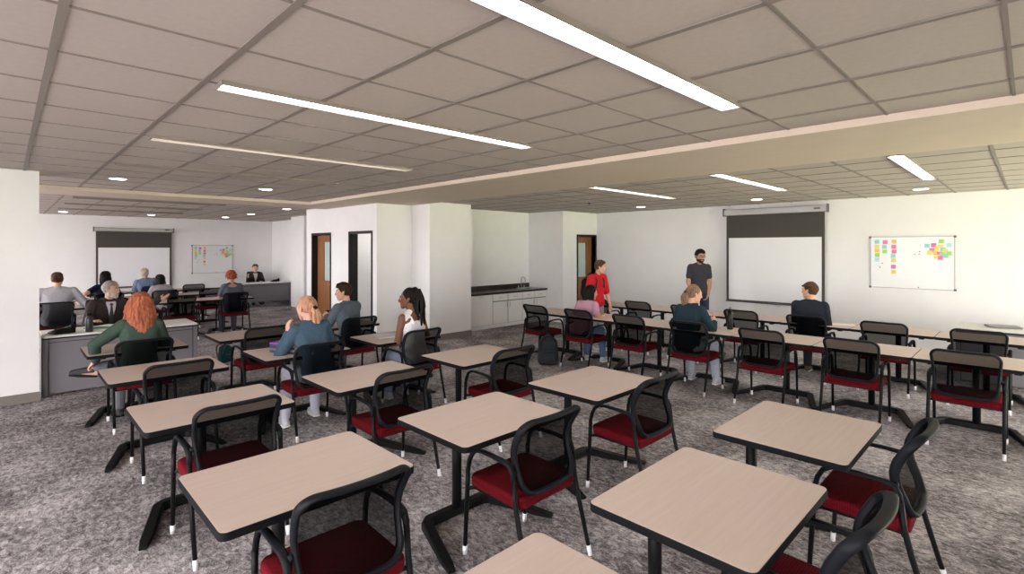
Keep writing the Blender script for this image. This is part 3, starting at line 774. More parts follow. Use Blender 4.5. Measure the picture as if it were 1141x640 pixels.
def person(label, loc, rz, P):
    """a figure in its own frame: faces +y, +x is its right; P holds pose, body and clothing"""
    g = P.get; s = g('scale', 1.0); vox = g('vox', .008); fem = g('female', False)
    rnd = random.Random(g('seed', 1))
    e = empty('person', loc, rz); tag(e, label, 'person')
    e.scale = (s, s, s)
    V = Vector
    sit = g('pose', 'sit') == 'sit'
    pel = V((0, .045 if sit else 0, .56 if sit else .93)) + V(g('pelvis', (0, 0, 0)))
    R = Matrix.Rotation(math.radians(g('turn', 0)), 3, 'Z') @ Matrix.Rotation(math.radians(g('roll', 0)), 3, 'Y') @ Matrix.Rotation(math.radians(-g('lean', 0)), 3, 'X')
    Ru = Matrix.Rotation(math.radians(g('turn', 0)), 3, 'Z') @ Matrix.Rotation(math.radians(g('roll', 0)), 3, 'Y') @ Matrix.Rotation(math.radians(-g('lean', 0) - g('slump', 8)), 3, 'X')
    sw = g('sw', .148 if fem else .172); bd = g('bulk', .92 if fem else 1.0)
    w0 = pel + R @ V((0, 0, .16))
    T = lambda x, y, z: (pel + R @ V((x, y, z))) if z <= .16 else (w0 + Ru @ V((x, y, z - .16)))
    neck = T(0, -.012, .50)
    sh = {+1: T(sw, -.012, .445), -1: T(-sw, -.012, .445)}
    Rh = Matrix.Rotation(math.radians(g('turn', 0) + g('yaw', 0)), 3, 'Z') @ Matrix.Rotation(math.radians(-g('pitch', 0)), 3, 'X') @ Matrix.Rotation(math.radians(g('tilt', 0)), 3, 'Y')
    hc = neck + Ru @ V((0, .022, .05)) + Rh @ V((0, .012, .108))
    Hd = lambda x, y, z: hc + Rh @ V((x, y, z))
    # joints
    hip = {k: pel + R @ V((k * .09, 0, -.03)) for k in (1, -1)}
    if sit:
        knee = {1: V(g('kr', (.12, .41, .525))), -1: V(g('kl', (-.12, .41, .525)))}; ank = {1: V(g('ar', (.12, .40, .085))), -1: V(g('al', (-.12, .40, .085)))}
    else:
        knee = {1: V(g('kr', (.10, .025, .50))), -1: V(g('kl', (-.10, .025, .50)))}; ank = {1: V(g('ar', (.11, -.01, .085))), -1: V(g('al', (-.11, -.01, .085)))}
    toe = {1: V(g('tr', (.10, 1, 0))), -1: V(g('tl', (-.10, 1, 0)))}
    el, wr = {}, {}
    for k, hk in ((1, 'hr'), (-1, 'hl')):
        dflt = (k * .13, .42, .775) if sit else (k * (sw + .06), .08, .86)
        pole = g('pole_r' if k > 0 else 'pole_l', (k * .5, -.35, -.8))
        el[k], wr[k] = ik(sh[k], V(g(hk, dflt)), .285, .25, V(pole))
    # ---- balls of the body, grown by q for clothes
    def torso(q, low=True):
        L = []
        b = bd
        L.append([(T(k * .085 * b, 0, -.02), .098 * b + q) for k in (1, -1)] + [(T(k * .062 * b, .0, .15), .086 * b + q) for k in (1, -1)] if low else [(T(k * .065 * b, 0, .08), .088 * b + q) for k in (1, -1)] + [(T(k * .062 * b, 0, .15), .086 * b + q) for k in (1, -1)])
        L.append([(T(k * .062 * b, 0, .15), .086 * b + q) for k in (1, -1)] + [(T(k * .085 * b, -.005, .34), .088 * b + q) for k in (1, -1)])
        L.append([(T(k * .085 * b, -.005, .33), .090 * b + q) for k in (1, -1)] + [(T(k * (sw - .035), -.014, .435), .055 + q) for k in (1, -1)] + [(T(0, -.02, .45), .062 + q)])
        L.append([(T(k * .085, -.02, .448), .046 + q) for k in (1, -1)] + [(T(0, -.014, .488), .052 + q * .6)])
        for k in (1, -1): L.append([(T(k * .025, -.014, .498), .040 + q * .6), (T(k * (sw - .02), -.014, .440), .050 + q * .8)])
        if fem:
            for k in (1, -1): L.append([(T(k * .070, .068, .325), .058 + q), (T(k * .07, .02, .38), .06 + q)])
        return L
    def arm(k, q, a=0.0, b=1.0, fore=0.0):
        """upper arm up to fraction b, then forearm up to fraction fore"""
        L = []
        m = bd ** .5
        S, E_, W_ = sh[k], el[k], wr[k]
        L.append([(S, .056 * m + q), (S.lerp(E_, b), (.056 + (.042 - .056) * b) * m + q)])
        if fore > 0:
            L.append([(E_, .041 * m + q), (E_.lerp(W_, min(fore, .35)), .041 * m + q)])
            if fore > .35: L.append([(E_.lerp(W_, .35), .041 * m + q), (E_.lerp(W_, fore), (.041 - .015 * (fore - .35) / .65) * m + q)])
        return L
    def leg(k, q, fr=1.0, flare=0.0):
        L = []; H_, K, A = hip[k], knee[k], ank[k]; m = bd ** .5
        t = min(1.0, fr * 2)
        L.append([(H_, .088 * m + q), (H_.lerp(K, t), (.088 + (.056 - .088) * t) * m + q + flare)])
        if fr > .5:
            t = (fr - .5) * 2
            L.append([(K, .056 * m + q), (K.lerp(A, .3 if t > .3 else t) + (V((0, -.012, 0)) if not sit else V((0, -.01, 0))), .054 * m + q)])
            if t > .3: L.append([(K.lerp(A, .3), .054 * m + q), (K.lerp(A, t), (.054 - .018 * (t - .3) / .7) * m + q + flare)])
        return L
    # ---- body
    b = MB()
    for h in torso(0): b.hull(h)
    b.hull([(neck + Ru @ V((0, 0, -.03)), .054), (Hd(0, -.025, -.045), .050)])
    for k in (1, -1):
        for h in arm(k, 0, fore=1.0): b.hull(h)
        for h in leg(k, 0): b.hull(h)
        b.hull([(ank[k], .036), (ank[k] + toe[k].normalized() * .12 + V((0, 0, -.045)), .026), (ank[k] + toe[k].normalized() * -.03 + V((0, 0, -.04)), .030)])
        d = V(g('dr' if k > 0 else 'dl', tuple(wr[k] - el[k]))); n = V(g('nr' if k > 0 else 'nl', (0, 0, -1)))
        if abs(d.normalized().dot(n.normalized())) > .95: n = V((-k, 0, 0))
        hand_balls(b, wr[k], d, n, k > 0, 1.0, g('curl_r' if k > 0 else 'curl_l', g('curl', .5)), rf=max(.0086, vox * 1.1))
    # head: skull, jaw, nose, brow, ears
    b.hull([(Hd(0, -.010, .035), (.075, .092, .092))], 14) if abs(g('yaw', 0)) < 1 and 0 else b.hull([(Hd(k * .012, y, z), r) for k in (1, -1) for y, z, r in ((-.035, .035, .066), (.020, .040, .062), (-.005, .062, .064))], 10)
    b.hull([(Hd(k * .030, .046, .018), .042) for k in (1, -1)] + [(Hd(0, .060, -.088), .026), (Hd(.044, .004, -.056), .028), (Hd(-.044, .004, -.056), .028)], 9)
    b.hull([(Hd(0, .088, .022), .0085), (Hd(0, .106, -.022), .0125), (Hd(.013, .092, -.026), .009), (Hd(-.013, .092, -.026), .009)], 7)
    b.hull([(Hd(.032, .079, .034), .011), (Hd(-.032, .079, .034), .011)], 7)
    for k in (1, -1): b.hull([(Hd(k * .076, -.008, .012), .014), (Hd(k * .074, -.004, -.022), .010), (Hd(k * .082, -.020, .018), .010)], 7)
    body = soft(b.build('body', SKINS[g('skin', 'light')], e), vox, 3)
    face = g('face', True)
    if face:
        for k in (1, -1):
            ey = MB().hull([(Hd(k * .031, .0795, .010), .0115)], 8).build('eye', EYEW, e)
            MB().hull([(Hd(k * .031, .0885, .010), .0052)], 6).build('iris', EYED, ey)
            MB().hull([(Hd(k * .017, .0905, .031), .0038), (Hd(k * .032, .0905, .035), .0045), (Hd(k * .046, .082, .031), .0032)], 6).build('eyebrow', HAIR[g('brow', g('hair', 'brown'))], e)
        MB().hull([(Hd(.021, .082, -.054), .0055), (Hd(-.021, .082, -.054), .0055), (Hd(0, .089, -.050), .006), (Hd(0, .087, -.059), .006)], 7).build('lips', LIP, e)
    # ---- hair
    hs = g('style', 'short'); hm = HAIR[g('hair', 'brown')]
    h = MB()
    cap = dict(crop=.004, short=.012, tuft=.016, bob=.020, long=.022, tail=.012, braids=.014, bun=.022, hood=.020)[hs]
    q = cap
    h.hull([(Hd(k * .012, y, z), r + q) for k in (1, -1) for y, z, r in ((-.042, .036, .066), (-.004, .052, .060), (-.020, .066, .062))], 11)
    h.hull([(Hd(k * .050, -.045, -.012), .026 + q * .5) for k in (1, -1)] + [(Hd(0, -.070, -.018), .030 + q * .5), (Hd(0, -.04, .04), .06)], 9)
    for k in (1, -1): h.hull([(Hd(k * .066, .012, .028), .012 + q * .4), (Hd(k * .062, -.02, .05), .02)], 7)
    def strand(pts, r0, r1, n=6):
        m = len(pts); h.tube(pts, [r0 + (r1 - r0) * (i / (m - 1)) for i in range(m)], n)
    down = V((0, 0, -1))
    if hs in ('short', 'tuft', 'crop'):
        cnt = 70 if hs != 'crop' else 30
        for i in range(cnt):
            a = rnd.uniform(0, 2 * math.pi); z = rnd.uniform(.25, 1.0); rr = math.sqrt(max(0, 1 - z * z))
            c0 = Hd((.074 + q) * rr * math.cos(a), -.018 + (.084 + q) * rr * math.sin(a), .048 + (.072 + q) * z)
            dv = Rh @ V((rr * math.cos(a) * .5 + rnd.uniform(-.3, .3), .9 if hs == 'tuft' else .5, -.2 + rnd.uniform(-.2, .3)))
            strand([c0, c0 + dv.normalized() * .018, c0 + dv.normalized() * .034 + down * .006], .007, .003)
        if hs == 'tuft':
            h.hull([(Hd(.035, .055, .105), .022), (Hd(-.03, .06, .108), .024), (Hd(0, .0, .115), .035)], 8)
    if hs == 'bob':
        Ld = g('hlen', .13)
        h.hull([(Hd(k * .062, -.02, .03), .034) for k in (1, -1)] + [(Hd(k * .066, -.030, -Ld), .030) for k in (1, -1)] + [(Hd(0, -.085, -Ld), .032), (Hd(0, -.08, .03), .04)], 9)
        for i in range(46):
            a = rnd.uniform(math.pi * 1.0 - .5, math.pi * 2 + .5); c0 = Hd(.082 * math.cos(a), -.03 + .095 * math.sin(a), .06)
            strand([c0, Hd(.10 * math.cos(a), -.03 + .105 * math.sin(a), -.03), Hd((.098 + rnd.uniform(-.012, .012)) * math.cos(a), -.03 + .102 * math.sin(a), -Ld - rnd.uniform(0, .03))], .011, .006)
    if hs == 'long':
        Ld = g('hlen', .30)
        bot = hc + down * Ld + Ru @ V((0, -.075, 0))
        h.hull([(Hd(k * .066, -.025, .02), .034) for k in (1, -1)] + [(hc + down * (Ld * .55) + Ru @ V((k * .095, -.045, 0)), .045) for k in (1, -1)] + [(hc + down * .12 + Ru @ V((0, -.10, 0)), .045)], 9)
        h.hull([(hc + down * (Ld * .5) + Ru @ V((k * .092, -.05, 0)), .045) for k in (1, -1)] + [(bot + Ru @ V((k * .072, 0, .0)), .034) for k in (1, -1)] + [(hc + down * Ld * .6 + Ru @ V((0, -.105, 0)), .04)], 9)
        for i in range(150):
            a = math.pi * 1.5 + rnd.uniform(-1.95, 1.95); ph = rnd.uniform(0, 6.3); am = rnd.uniform(.008, .018); pts = []
            LL = Ld * rnd.uniform(.75, 1.06)
            for j in range(9):
                t = j / 8; rx = .078 + .050 * math.sin(min(1, t * 1.3) * math.pi * .62); ry = .085 + .045 * math.sin(min(1, t * 1.2) * math.pi * .6)
                pt = hc + Ru @ V(((rx + am * math.sin(ph + t * 15)) * math.cos(a) + .006 * math.sin(ph * 2 + t * 11), -.022 + (ry + am * math.cos(ph + t * 13)) * math.sin(a), 0)) + V((0, 0, .085 - (LL + .085) * t))
                pts.append(pt)
            h.tube(pts, [.006, .011, .013, .013, .012, .011, .010, .009, .005], 6)
    if hs == 'tail':
        b0 = Hd(0, -.115, g('tail_z', .02)); Ld = g('hlen', .28)
        for i in range(34):
            a = rnd.uniform(0, 6.28); rr = rnd.uniform(.0, .036); ph = rnd.uniform(0, 6.3); pts = []
            for j in range(8):
                t = j / 7; w = math.sin(min(1.0, t * 1.6 + .15) * math.pi * .62) * (1 - .5 * t)
                pts.append(b0 + Rh @ V((0, -.035 * math.sin(min(1, t * 3) * 1.57), 0)) + Ru @ V((rr * 1.5 * w * math.cos(a) + .006 * math.sin(ph + t * 9), rr * w * math.sin(a) + .02 * t, 0)) + down * (Ld * t * rnd.uniform(.95, 1.0) + 0) + V((0, 0, .01)))
            h.tube(pts, [.010, .011, .012, .012, .011, .010, .008, .004], 6)
        h.hull([(Hd(0, -.09, .03), .035), (b0, .020)], 8)
        for i in range(40):   # combed strands toward the tie
            a = rnd.uniform(0, 6.28); z = rnd.uniform(-.1, 1); rr = math.sqrt(max(0, 1 - z * z)); c0 = Hd((.076 + q) * rr * math.cos(a), -.02 + (.082 + q) * rr * math.sin(a), .046 + (.070 + q) * z)
            if (Rh.transposed() @ (c0 - hc)).y > .055: continue
            m1 = c0.lerp(b0, .5); off = (m1 - Hd(0, -.02, .04)).normalized() * .018
            strand([c0, m1 + off, b0], .007, .005)
    if hs == 'braids':
        b0 = Hd(0, -.085, .115); Ld = g('hlen', .46)
        h.hull([(Hd(0, -.06, .09), .05), (b0, .034)], 8)
        for i in range(44):
            a = rnd.uniform(0, 6.28); rr = rnd.uniform(.2, 1.0) * .068; pts = []; ph = rnd.uniform(0, 6)
            for j in range(11):
                t = j / 10; out = .055 * math.sin(min(1, t * 3.0) * 1.57)
                pts.append(b0 + Rh @ V((0, -out, .018 * math.sin(min(1, t * 5) * 3.14))) + Ru @ V((rr * math.cos(a) * (.5 + .9 * min(1, t * 2.5)), rr * math.sin(a) * .8 * (.5 + .8 * min(1, t * 2.5)), 0)) + down * (Ld * max(0, t - .06) * rnd.uniform(.97, 1.0)) + V((.003 * math.sin(ph + t * 20), 0, 0)))
            h.tube(pts, [.0095 + .002 * (j % 2) for j in range(10)] + [.005], 6)
    if hs == 'bun':
        for i in range(60):
            a = rnd.uniform(0, 6.28); z = rnd.uniform(-.5, 1); rr = math.sqrt(max(0, 1 - z * z))
            if rr * math.sin(a) > .55: continue
            c0 = Hd((.080 + q) * rr * math.cos(a), -.030 + (.092 + q) * rr * math.sin(a), .035 + (.085 + q) * z)
            strand([c0, c0 + Rh @ V((rnd.uniform(-.02, .02), 0, -.02)), c0 + Rh @ V((rnd.uniform(-.03, .03), .0, -.045))], .012, .006)
    if hs == 'hood':
        h.hull([(Hd(k * .06, -.04, -.05), .045) for k in (1, -1)] + [(Hd(0, -.075, -.08), .05), (Hd(0, -.05, .06), .075)], 9)
        h.hull([(Hd(.095, -.02, -.075), .02), (Hd(.06, -.03, -.03), .04)], 7)
    hair = soft(h.build('hair', hm, e), .006 if hs in ('long', 'braids') else max(.0065, vox * .9), 1)
    if hs == 'tail': MB().lathe([(.020, -.012), (.026, -.006), (.026, .006), (.020, .012)], Hd(0, -.128, g('tail_z', .02) + .004), 12, axis=Rh @ Matrix.Rotation(math.radians(60), 3, 'X')).build('hair_tie', M['black'], e)
    if g('beard'):
        bm_ = MB()
        bm_.hull([(Hd(0, .062, -.094), .030), (Hd(.046, .004, -.058), .031), (Hd(-.046, .004, -.058), .031), (Hd(.034, .050, -.058), .030), (Hd(-.034, .050, -.058), .030)], 9)
        bm_.hull([(Hd(.030, .076, -.046), .010), (Hd(0, .088, -.038), .009), (Hd(-.030, .076, -.046), .010)], 7)
        for k in (1, -1): bm_.hull([(Hd(k * .070, .0, .012), .010), (Hd(k * .058, .006, -.05), .022)], 7)
        soft(bm_.build('beard', HAIR[g('beard')], e), .006, 2)
        MB().hull([(Hd(.018, .094, -.058), .005), (Hd(-.018, .094, -.058), .005), (Hd(0, .099, -.057), .006)], 6).build('mouth', LIP, e)
    if g('glasses'):
        gl = MB()
        for k in (1, -1):
            gl.tube([Hd(k * .032 + .024 * math.cos(a), .101 - .006 * abs(math.cos(a)) * (1 if math.cos(a) * k > 0 else 0), .010 + .018 * math.sin(a)) for a in [2 * math.pi * i / 14 for i in range(14)]], .0032, 6, closed=True)
            gl.tube([Hd(k * .056, .094, .014), Hd(k * .080, .01, .016), Hd(k * .082, -.02, .008)], .003, 6)
        gl.tube([Hd(-.009, .105, .013), Hd(.009, .105, .013)], .003, 6)
        gl.build('glasses', M['black'], e)
    # ---- clothes
    top = P['top']; ty = top['type']; tc = top['mat']
    t = MB(); Q = {'tee': .015, 'long': .016, 'jacket': .026, 'hoodie': .028, 'tank': .012, 'shirt': .019}[ty]
    TL = torso(Q, True)
    if ty == 'tank': TL = [TL[0], TL[1], [(T(k * .082, -.005, .30), .092 * bd + Q) for k in (1, -1)] + [(T(k * .07, -.005, .35), .086 * bd + Q) for k in (1, -1)]] + TL[4:]
    if ty == 'tee' and top.get('scoop'): TL = TL[:2] + [[(T(k * .085, -.005, .32), .09 * bd + Q) for k in (1, -1)] + [(T(k * (sw - .045), -.014, .40), .055 + Q) for k in (1, -1)]] + TL[4:]
    for hh in TL: t.hull(hh)
    fore = dict(tee=0, long=.97, jacket=.97, hoodie=top.get('fore', 0), tank=0, shirt=.95)[ty]
    for k in (1, -1):
        if ty == 'tank':
            t.tube([T(k * .075, .095, .36), T(k * .085, .06, .455), T(k * .088, -.02, .492), T(k * .085, -.085, .44), T(k * .07, -.105, .36)], .009, 8, flat=1.6); continue
        for hh in arm(k, Q, b=(.62 if ty == 'tee' else (top.get('b', .95) if ty == 'hoodie' and fore == 0 else 1.0)), fore=fore): t.hull(hh)
    if ty in ('jacket', 'shirt', 'hoodie') or top.get('collar'):
        ring = [V((.056 * math.cos(a), -.010 + .056 * math.sin(a), .506 + .010 * -math.sin(a))) for a in [2 * math.pi * i / 12 for i in range(12)]]
        t.tube([T(*r_) for r_ in ring], .014 if ty != 'hoodie' else .018, 8, closed=True)
    if ty == 'hoodie':
        t.hull([(T(k * .07, -.075, .47), .042) for k in (1, -1)] + [(T(0, -.10, .42), .045), (T(0, -.07, .50), .035)], 9)
        t.hull([(T(k * .09, .075, .06), .03) for k in (1, -1)] + [(T(k * .065, .085, .17), .026) for k in (1, -1)], 8)
    nm = {'tee': 't_shirt', 'long': 'sweater', 'jacket': 'jacket', 'hoodie': 'hoodie', 'tank': 'tank_top', 'shirt': 'shirt'}[ty]
    to = soft(t.build(nm, tc, e), vox, 3)
    if ty == 'hoodie':
        for k in (1, -1): MB().tube([T(k * .03, .083, .465), T(k * .034, .122, .40), T(k * .036, .128, .30)], .004, 6).build('drawstring', M['greyd'] if 0 else cloth('red_cord', (.35, .012, .02)), to)
    if ty == 'jacket':
        sf = MB(); sf.hull([(T(.045, .050, .478), .020), (T(-.045, .050, .478), .020), (T(.052, .092, .40), .016), (T(-.052, .092, .40), .016), (T(0, .102, .19), .018), (T(0, .094, .36), .022)], 8)
        sf.build('shirt_front', top['shirt'], e)
        if top.get('tie') is not None:
            tm = MB(); tm.hull([(T(0, .088, .470), .014), (T(.016, .092, .46), .008), (T(-.016, .092, .46), .008)], 7); tm.hull([(T(0, .098, .45), .010), (T(.020, .121, .30), .006), (T(-.020, .121, .30), .006), (T(.020, .124, .18), .006), (T(-.020, .124, .18), .006)], 7)
            tm.build('necktie', top['tie'], e)
        for k in (1, -1):
            lp = MB(); lp.hull([(T(k * .062, .048, .488), .010), (T(k * .085, .098, .41), .008), (T(k * .052, .110, .395), .008), (T(k * .058, .112, .35), .008), (T(k * .008, .122, .175), .008)], 7)
            lp.build('lapel', tc, to)
    bt = P.get('bottom')
    if bt:
        p = MB()
        p.hull([(T(k * .085 * bd, 0, -.02), .098 * bd + .010) for k in (1, -1)] + [(T(k * .070 * bd, 0, .06), .088 * bd + .010) for k in (1, -1)])
        for k in (1, -1):
            for hh in leg(k, .011, bt.get('len', .97), bt.get('flare', .004)): p.hull(hh)
        soft(p.build('shorts' if bt.get('len', 1) < .7 else 'trousers', bt['mat'], e), vox, 3)
    for k in (1, -1):
        tv = toe[k].normalized(); A = ank[k]; dn = V(g('sole_r' if k > 0 else 'sole_l', (0, 0, -1))); sd = tv.cross(dn).normalized()
        sh_ = MB()
        sh_.hull([(A + dn * .012, .042), (A + dn * .046 - tv * .035, .034), (A + dn * .05 + tv * .14, .030), (A + dn * .055 + tv * .165 + sd * .012, .024), (A + dn * .055 + tv * .165 - sd * .012, .024)], 9)
        so = soft(sh_.build('shoe', P.get('shoe', M['black']), e), max(.006, vox * .8), 2)
        sl = MB(); sl.hull([(A + dn * .076 - tv * .045 + sd * a, .011) for a in (.026, -.026)] + [(A + dn * .076 + tv * .10 + sd * a, .011) for a in (.038, -.038)] + [(A + dn * .076 + tv * .172 + sd * a, .011) for a in (.022, -.022)], 7)
        sl.build('sole', P.get('sole', M['white']), so)
    return e, T, Hd, wr

JEANL = cloth('light_wash_denim', (.42, .45, .54)); JEANB = cloth('blue_denim', (.10, .15, .26)); JEAND = cloth('dark_denim', (.035, .05, .10)); CHAR = cloth('charcoal_trousers', (.03, .03, .035)); GREYT = cloth('grey_trousers', (.16, .16, .18))
SNEAK = mat('pale_sneaker', (.50, .50, .56), .7); DSHOE = mat('dark_shoe', (.035, .035, .04), .6)
def at(px, py): pass

person('red-haired woman in a dark green sweater, seated before the left desk', (.99, 6.53, 0), 0, dict(female=True, skin='rosy', style='long', hair='red', hlen=.37, lean=5, roll=3, yaw=12, vox=.007, scale=1.0,
    top=dict(type='long', mat=cloth('dark_green_knit', (.055, .085, .068))), bottom=dict(mat=GREYT), shoe=DSHOE, sole=M['black'],
    kr=(.10, .40, .60), ar=(-.34, .34, .56), tr=(-.9, .25, .15), sole_r=(-.2, .3, -.9), hl=(-.33, .27, .655), pole_l=(-.8, -.3, -.2), dl=(-.35, .5, -.5), nl=(.5, .2, -.8), hr=(.17, .40, .78), seed=3))
person('bearded man in a brown suit and tie behind the left desk, arm out', (1.06, 9.56, 0), math.radians(186), dict(skin='light', style='short', hair='grey', beard='beard', brow='dark', lean=3, yaw=44, pitch=2, turn=2, vox=.007, sw=.178, bulk=1.0,
    top=dict(type='jacket', mat=cloth('brown_suit_wool', (.042, .034, .031)), shirt=mat('pale_lilac_shirt', (.62, .58, .66), .8), tie=mat('charcoal_tie', (.045, .048, .055), .6)), bottom=dict(mat=CHAR), shoe=DSHOE, sole=M['black'],
    hl=(-.58, .22, 1.03), pole_l=(-.4, -.6, -.7), dl=(-.85, .2, .32), nl=(.2, .3, .9), curl_l=.22, hr=(.22, .34, .79), pole_r=(.25, -.6, -.8), seed=4))
person('broad man in a pale grey shirt, seen from behind, near the left wall', (.64, 11.90, 0), 0, dict(skin='rosy', style='crop', hair='brown', lean=8, sw=.20, bulk=1.10, scale=1.05, vox=.010, face=False,
    top=dict(type='shirt', mat=cloth('pale_grey_cotton', (.46, .46, .50))), bottom=dict(mat=JEAND), hl=(-.30, .30, .78), hr=(.30, .30, .78), pole_r=(.6, -.3, -.8), pole_l=(-.6, -.3, -.8), seed=5))
person('person with black hair in dark blue, behind the man in the suit', (1.50, 13.55, 0), 0, dict(skin='light', style='bob', hair='black', hlen=.10, lean=12, yaw=-20, vox=.010, face=False, female=True,
    top=dict(type='tee', mat=cloth('navy_jersey', (.012, .020, .045))), bottom=dict(mat=JEAND), hl=(-.42, .22, .80), pole_l=(-.8, -.2, -.5), seed=6))
person('grey-haired man in a blue shirt before the far left screen', (2.50, 15.25, 0), 0, dict(skin='tan', style='crop', hair='silver', lean=10, yaw=-20, roll=-6, vox=.010, face=False, scale=1.0,
    top=dict(type='shirt', mat=cloth('faded_blue_cotton', (.16, .20, .30), .3)), bottom=dict(mat=JEAND), seed=7))
person('person with dark chin-length hair bent over a table of the left room', (2.48, 13.42, 0), 0, dict(skin='light', style='hood', hair='hood', lean=34, pitch=14, vox=.010, face=False, female=True,
    top=dict(type='long', mat=cloth('pale_grey_knit', (.42, .40, .42))), bottom=dict(mat=JEANB), seed=8))
person('woman with round auburn hairdo and slate scoop-back top', (3.42, 11.84, 0), 0, dict(skin='tan', style='bun', hair='auburn', lean=6, vox=.009, face=False, female=True,
    top=dict(type='tee', mat=cloth('slate_jersey', (.09, .10, .14)), scoop=True), bottom=dict(mat=cloth('slate_trousers', (.06, .065, .08))), shoe=DSHOE, seed=9))
person('man in a dark suit sitting behind the far corner desk', (5.72, 17.66, 0), math.radians(172), dict(skin='rosy', style='short', hair='brown', lean=4, yaw=-8, vox=.010, scale=.97, sw=.16, bulk=.9,
    top=dict(type='jacket', mat=cloth('dark_grey_suit', (.035, .033, .033)), shirt=mat('white_dress_shirt', (.62, .60, .60), .8), tie=None), bottom=dict(mat=CHAR), shoe=DSHOE, hr=(.24, .32, .90), dr=(.2, .5, .6), nr=(-1, 0, 0), pole_r=(.25, -.4, -.9), seed=10))
person('woman with a strawberry blonde ponytail in a slate blue sweater, hands near her face', (2.27, 5.06, 0), 0, dict(female=True, skin='rosy', style='tail', hair='blonde', hlen=.29, tail_z=.0, lean=12, yaw=22, pitch=8, roll=-5, vox=.007, tilt=6,
    top=dict(type='long', mat=cloth('slate_blue_knit', (.055, .095, .135))), bottom=dict(mat=cloth('pale_lilac_denim', (.50, .50, .60))), shoe=SNEAK,
    kl=(-.17, .40, .53), al=(-.25, .28, .085), kr=(.10, .40, .53), hl=(-.19, .36, .93), dl=(.05, .12, .95), nl=(.9, .1, .1), pole_l=(-.5, .1, -.9), hr=(.02, .36, .86), dr=(-.3, .3, .8), nr=(-.6, -.6, 0), pole_r=(.8, 0, -.6), seed=11))
person('young man with short dark hair in a grey blue denim shirt, in profile', (3.37, 6.52, 0), math.radians(8), dict(skin='light', style='tuft', hair='dark', lean=4, yaw=38, pitch=4, turn=12, vox=.007,
    top=dict(type='shirt', mat=cloth('grey_blue_denim', (.105, .135, .165))), bottom=dict(mat=cloth('olive_grey_trousers', (.07, .075, .07))), shoe=DSHOE, hl=(-.12, .42, .86), dl=(.2, .8, .35), nl=(.6, .2, -.5), hr=(.03, .42, .85), dr=(-.2, .8, .3), nr=(-.6, .2, -.5), seed=12))
person('woman with long black braids in a white tank top, seated in profile', (3.44, 5.07, 0), math.radians(4), dict(female=True, skin='brown', style='braids', hair='black', hlen=.48, lean=3, yaw=42, turn=10, vox=.007,
    top=dict(type='tank', mat=cloth('white_ribbed_cotton', (.72, .70, .72))), bottom=dict(mat=cloth('pale_blue_denim', (.33, .38, .52))), shoe=SNEAK, hl=(-.16, .32, .66), hr=(.14, .33, .66), nl=(0, 0, -1), pole_l=(-.35, -.6, -.7), seed=13))
person('dark-haired person in a pink top seated beside the standing boy in red', (6.36, 4.97, 0), math.radians(-90), dict(female=True, scale=.96, skin='tan', style='bob', hair='black', hlen=.11, lean=24, yaw=-32, pitch=4, vox=.008,
    top=dict(type='tee', mat=cloth('dusty_pink_jersey', (.48, .27, .35))), bottom=dict(mat=JEANB), shoe=SNEAK, hr=(.20, .36, .79), hl=(-.12, .40, .79), kr=(.16, .42, .525), ar=(.18, .44, .085), seed=14))
RB = person('boy in a red hoodie standing behind the table, carrying a backpack', (7.48, 5.45, 0), math.radians(172), dict(pose='stand', skin='light', style='tuft', hair='brown', lean=2, yaw=38, pitch=8, vox=.007, scale=.935, sw=.16, bulk=.95,
    top=dict(type='hoodie', mat=cloth('red_fleece', (.52, .020, .028)), b=.95), bottom=dict(mat=cloth('pale_grey_jeans', (.28, .28, .33))), shoe=SNEAK, hr=(.25, .10, .84), hl=(-.26, .14, .82), seed=15))
person('woman with a light brown ponytail in a dark teal top, facing the right screen', (6.36, 3.19, 0), math.radians(-90), dict(female=True, skin='rosy', style='tail', hair='lbrown', hlen=.27, tail_z=.02, lean=9, yaw=-40, pitch=8, vox=.007,
    top=dict(type='long', mat=cloth('dark_teal_knit', (.020, .038, .050))), bottom=dict(mat=JEANL), shoe=SNEAK, kr=(.20, .40, .525), ar=(.24, .38, .085), hr=(.22, .38, .82), dr=(-.2, .5, .8), nr=(-.8, .2, .2), seed=16))
person('man in a charcoal t-shirt and denim shorts standing by the right wall', (9.80, 4.63, 0), math.radians(128), dict(pose='stand', skin='tan', style='tuft', hair='black', lean=-2, yaw=14, pitch=10, beard='dark', glasses=True, vox=.008, scale=1.045, sw=.152, bulk=.88,
    top=dict(type='tee', mat=cloth('charcoal_jersey', (.045, .045, .052))), bottom=dict(mat=cloth('navy_denim_shorts', (.030, .042, .085)), len=.46, flare=.014), shoe=SNEAK,
    hr=(.150, .10, .87), hl=(-.150, .10, .87), pole_r=(.55, -.6, -.3), pole_l=(-.55, -.6, -.3), dr=(-.35, .1, -.8), dl=(.35, .1, -.8), nr=(-.8, 0, .3), nl=(.8, 0, .3), curl=.7, seed=17))
person('man in a dark navy sweater seated at the farther row, looking left', (8.02, 2.19, 0), math.radians(-90), dict(skin='light', style='short', hair='brown', lean=6, yaw=68, turn=10, vox=.008, sw=.168, bulk=1.0,
    top=dict(type='long', mat=cloth('dark_navy_fleece', (.020, .023, .033)), collar=True), bottom=dict(mat=CHAR), shoe=mat('tan_shoe', (.16, .09, .05), .7), hl=(-.14, .38, .78), hr=(.14, .38, .78), pole_r=(.25, -.4, -.9), pole_l=(-.25, -.4, -.9), seed=18))

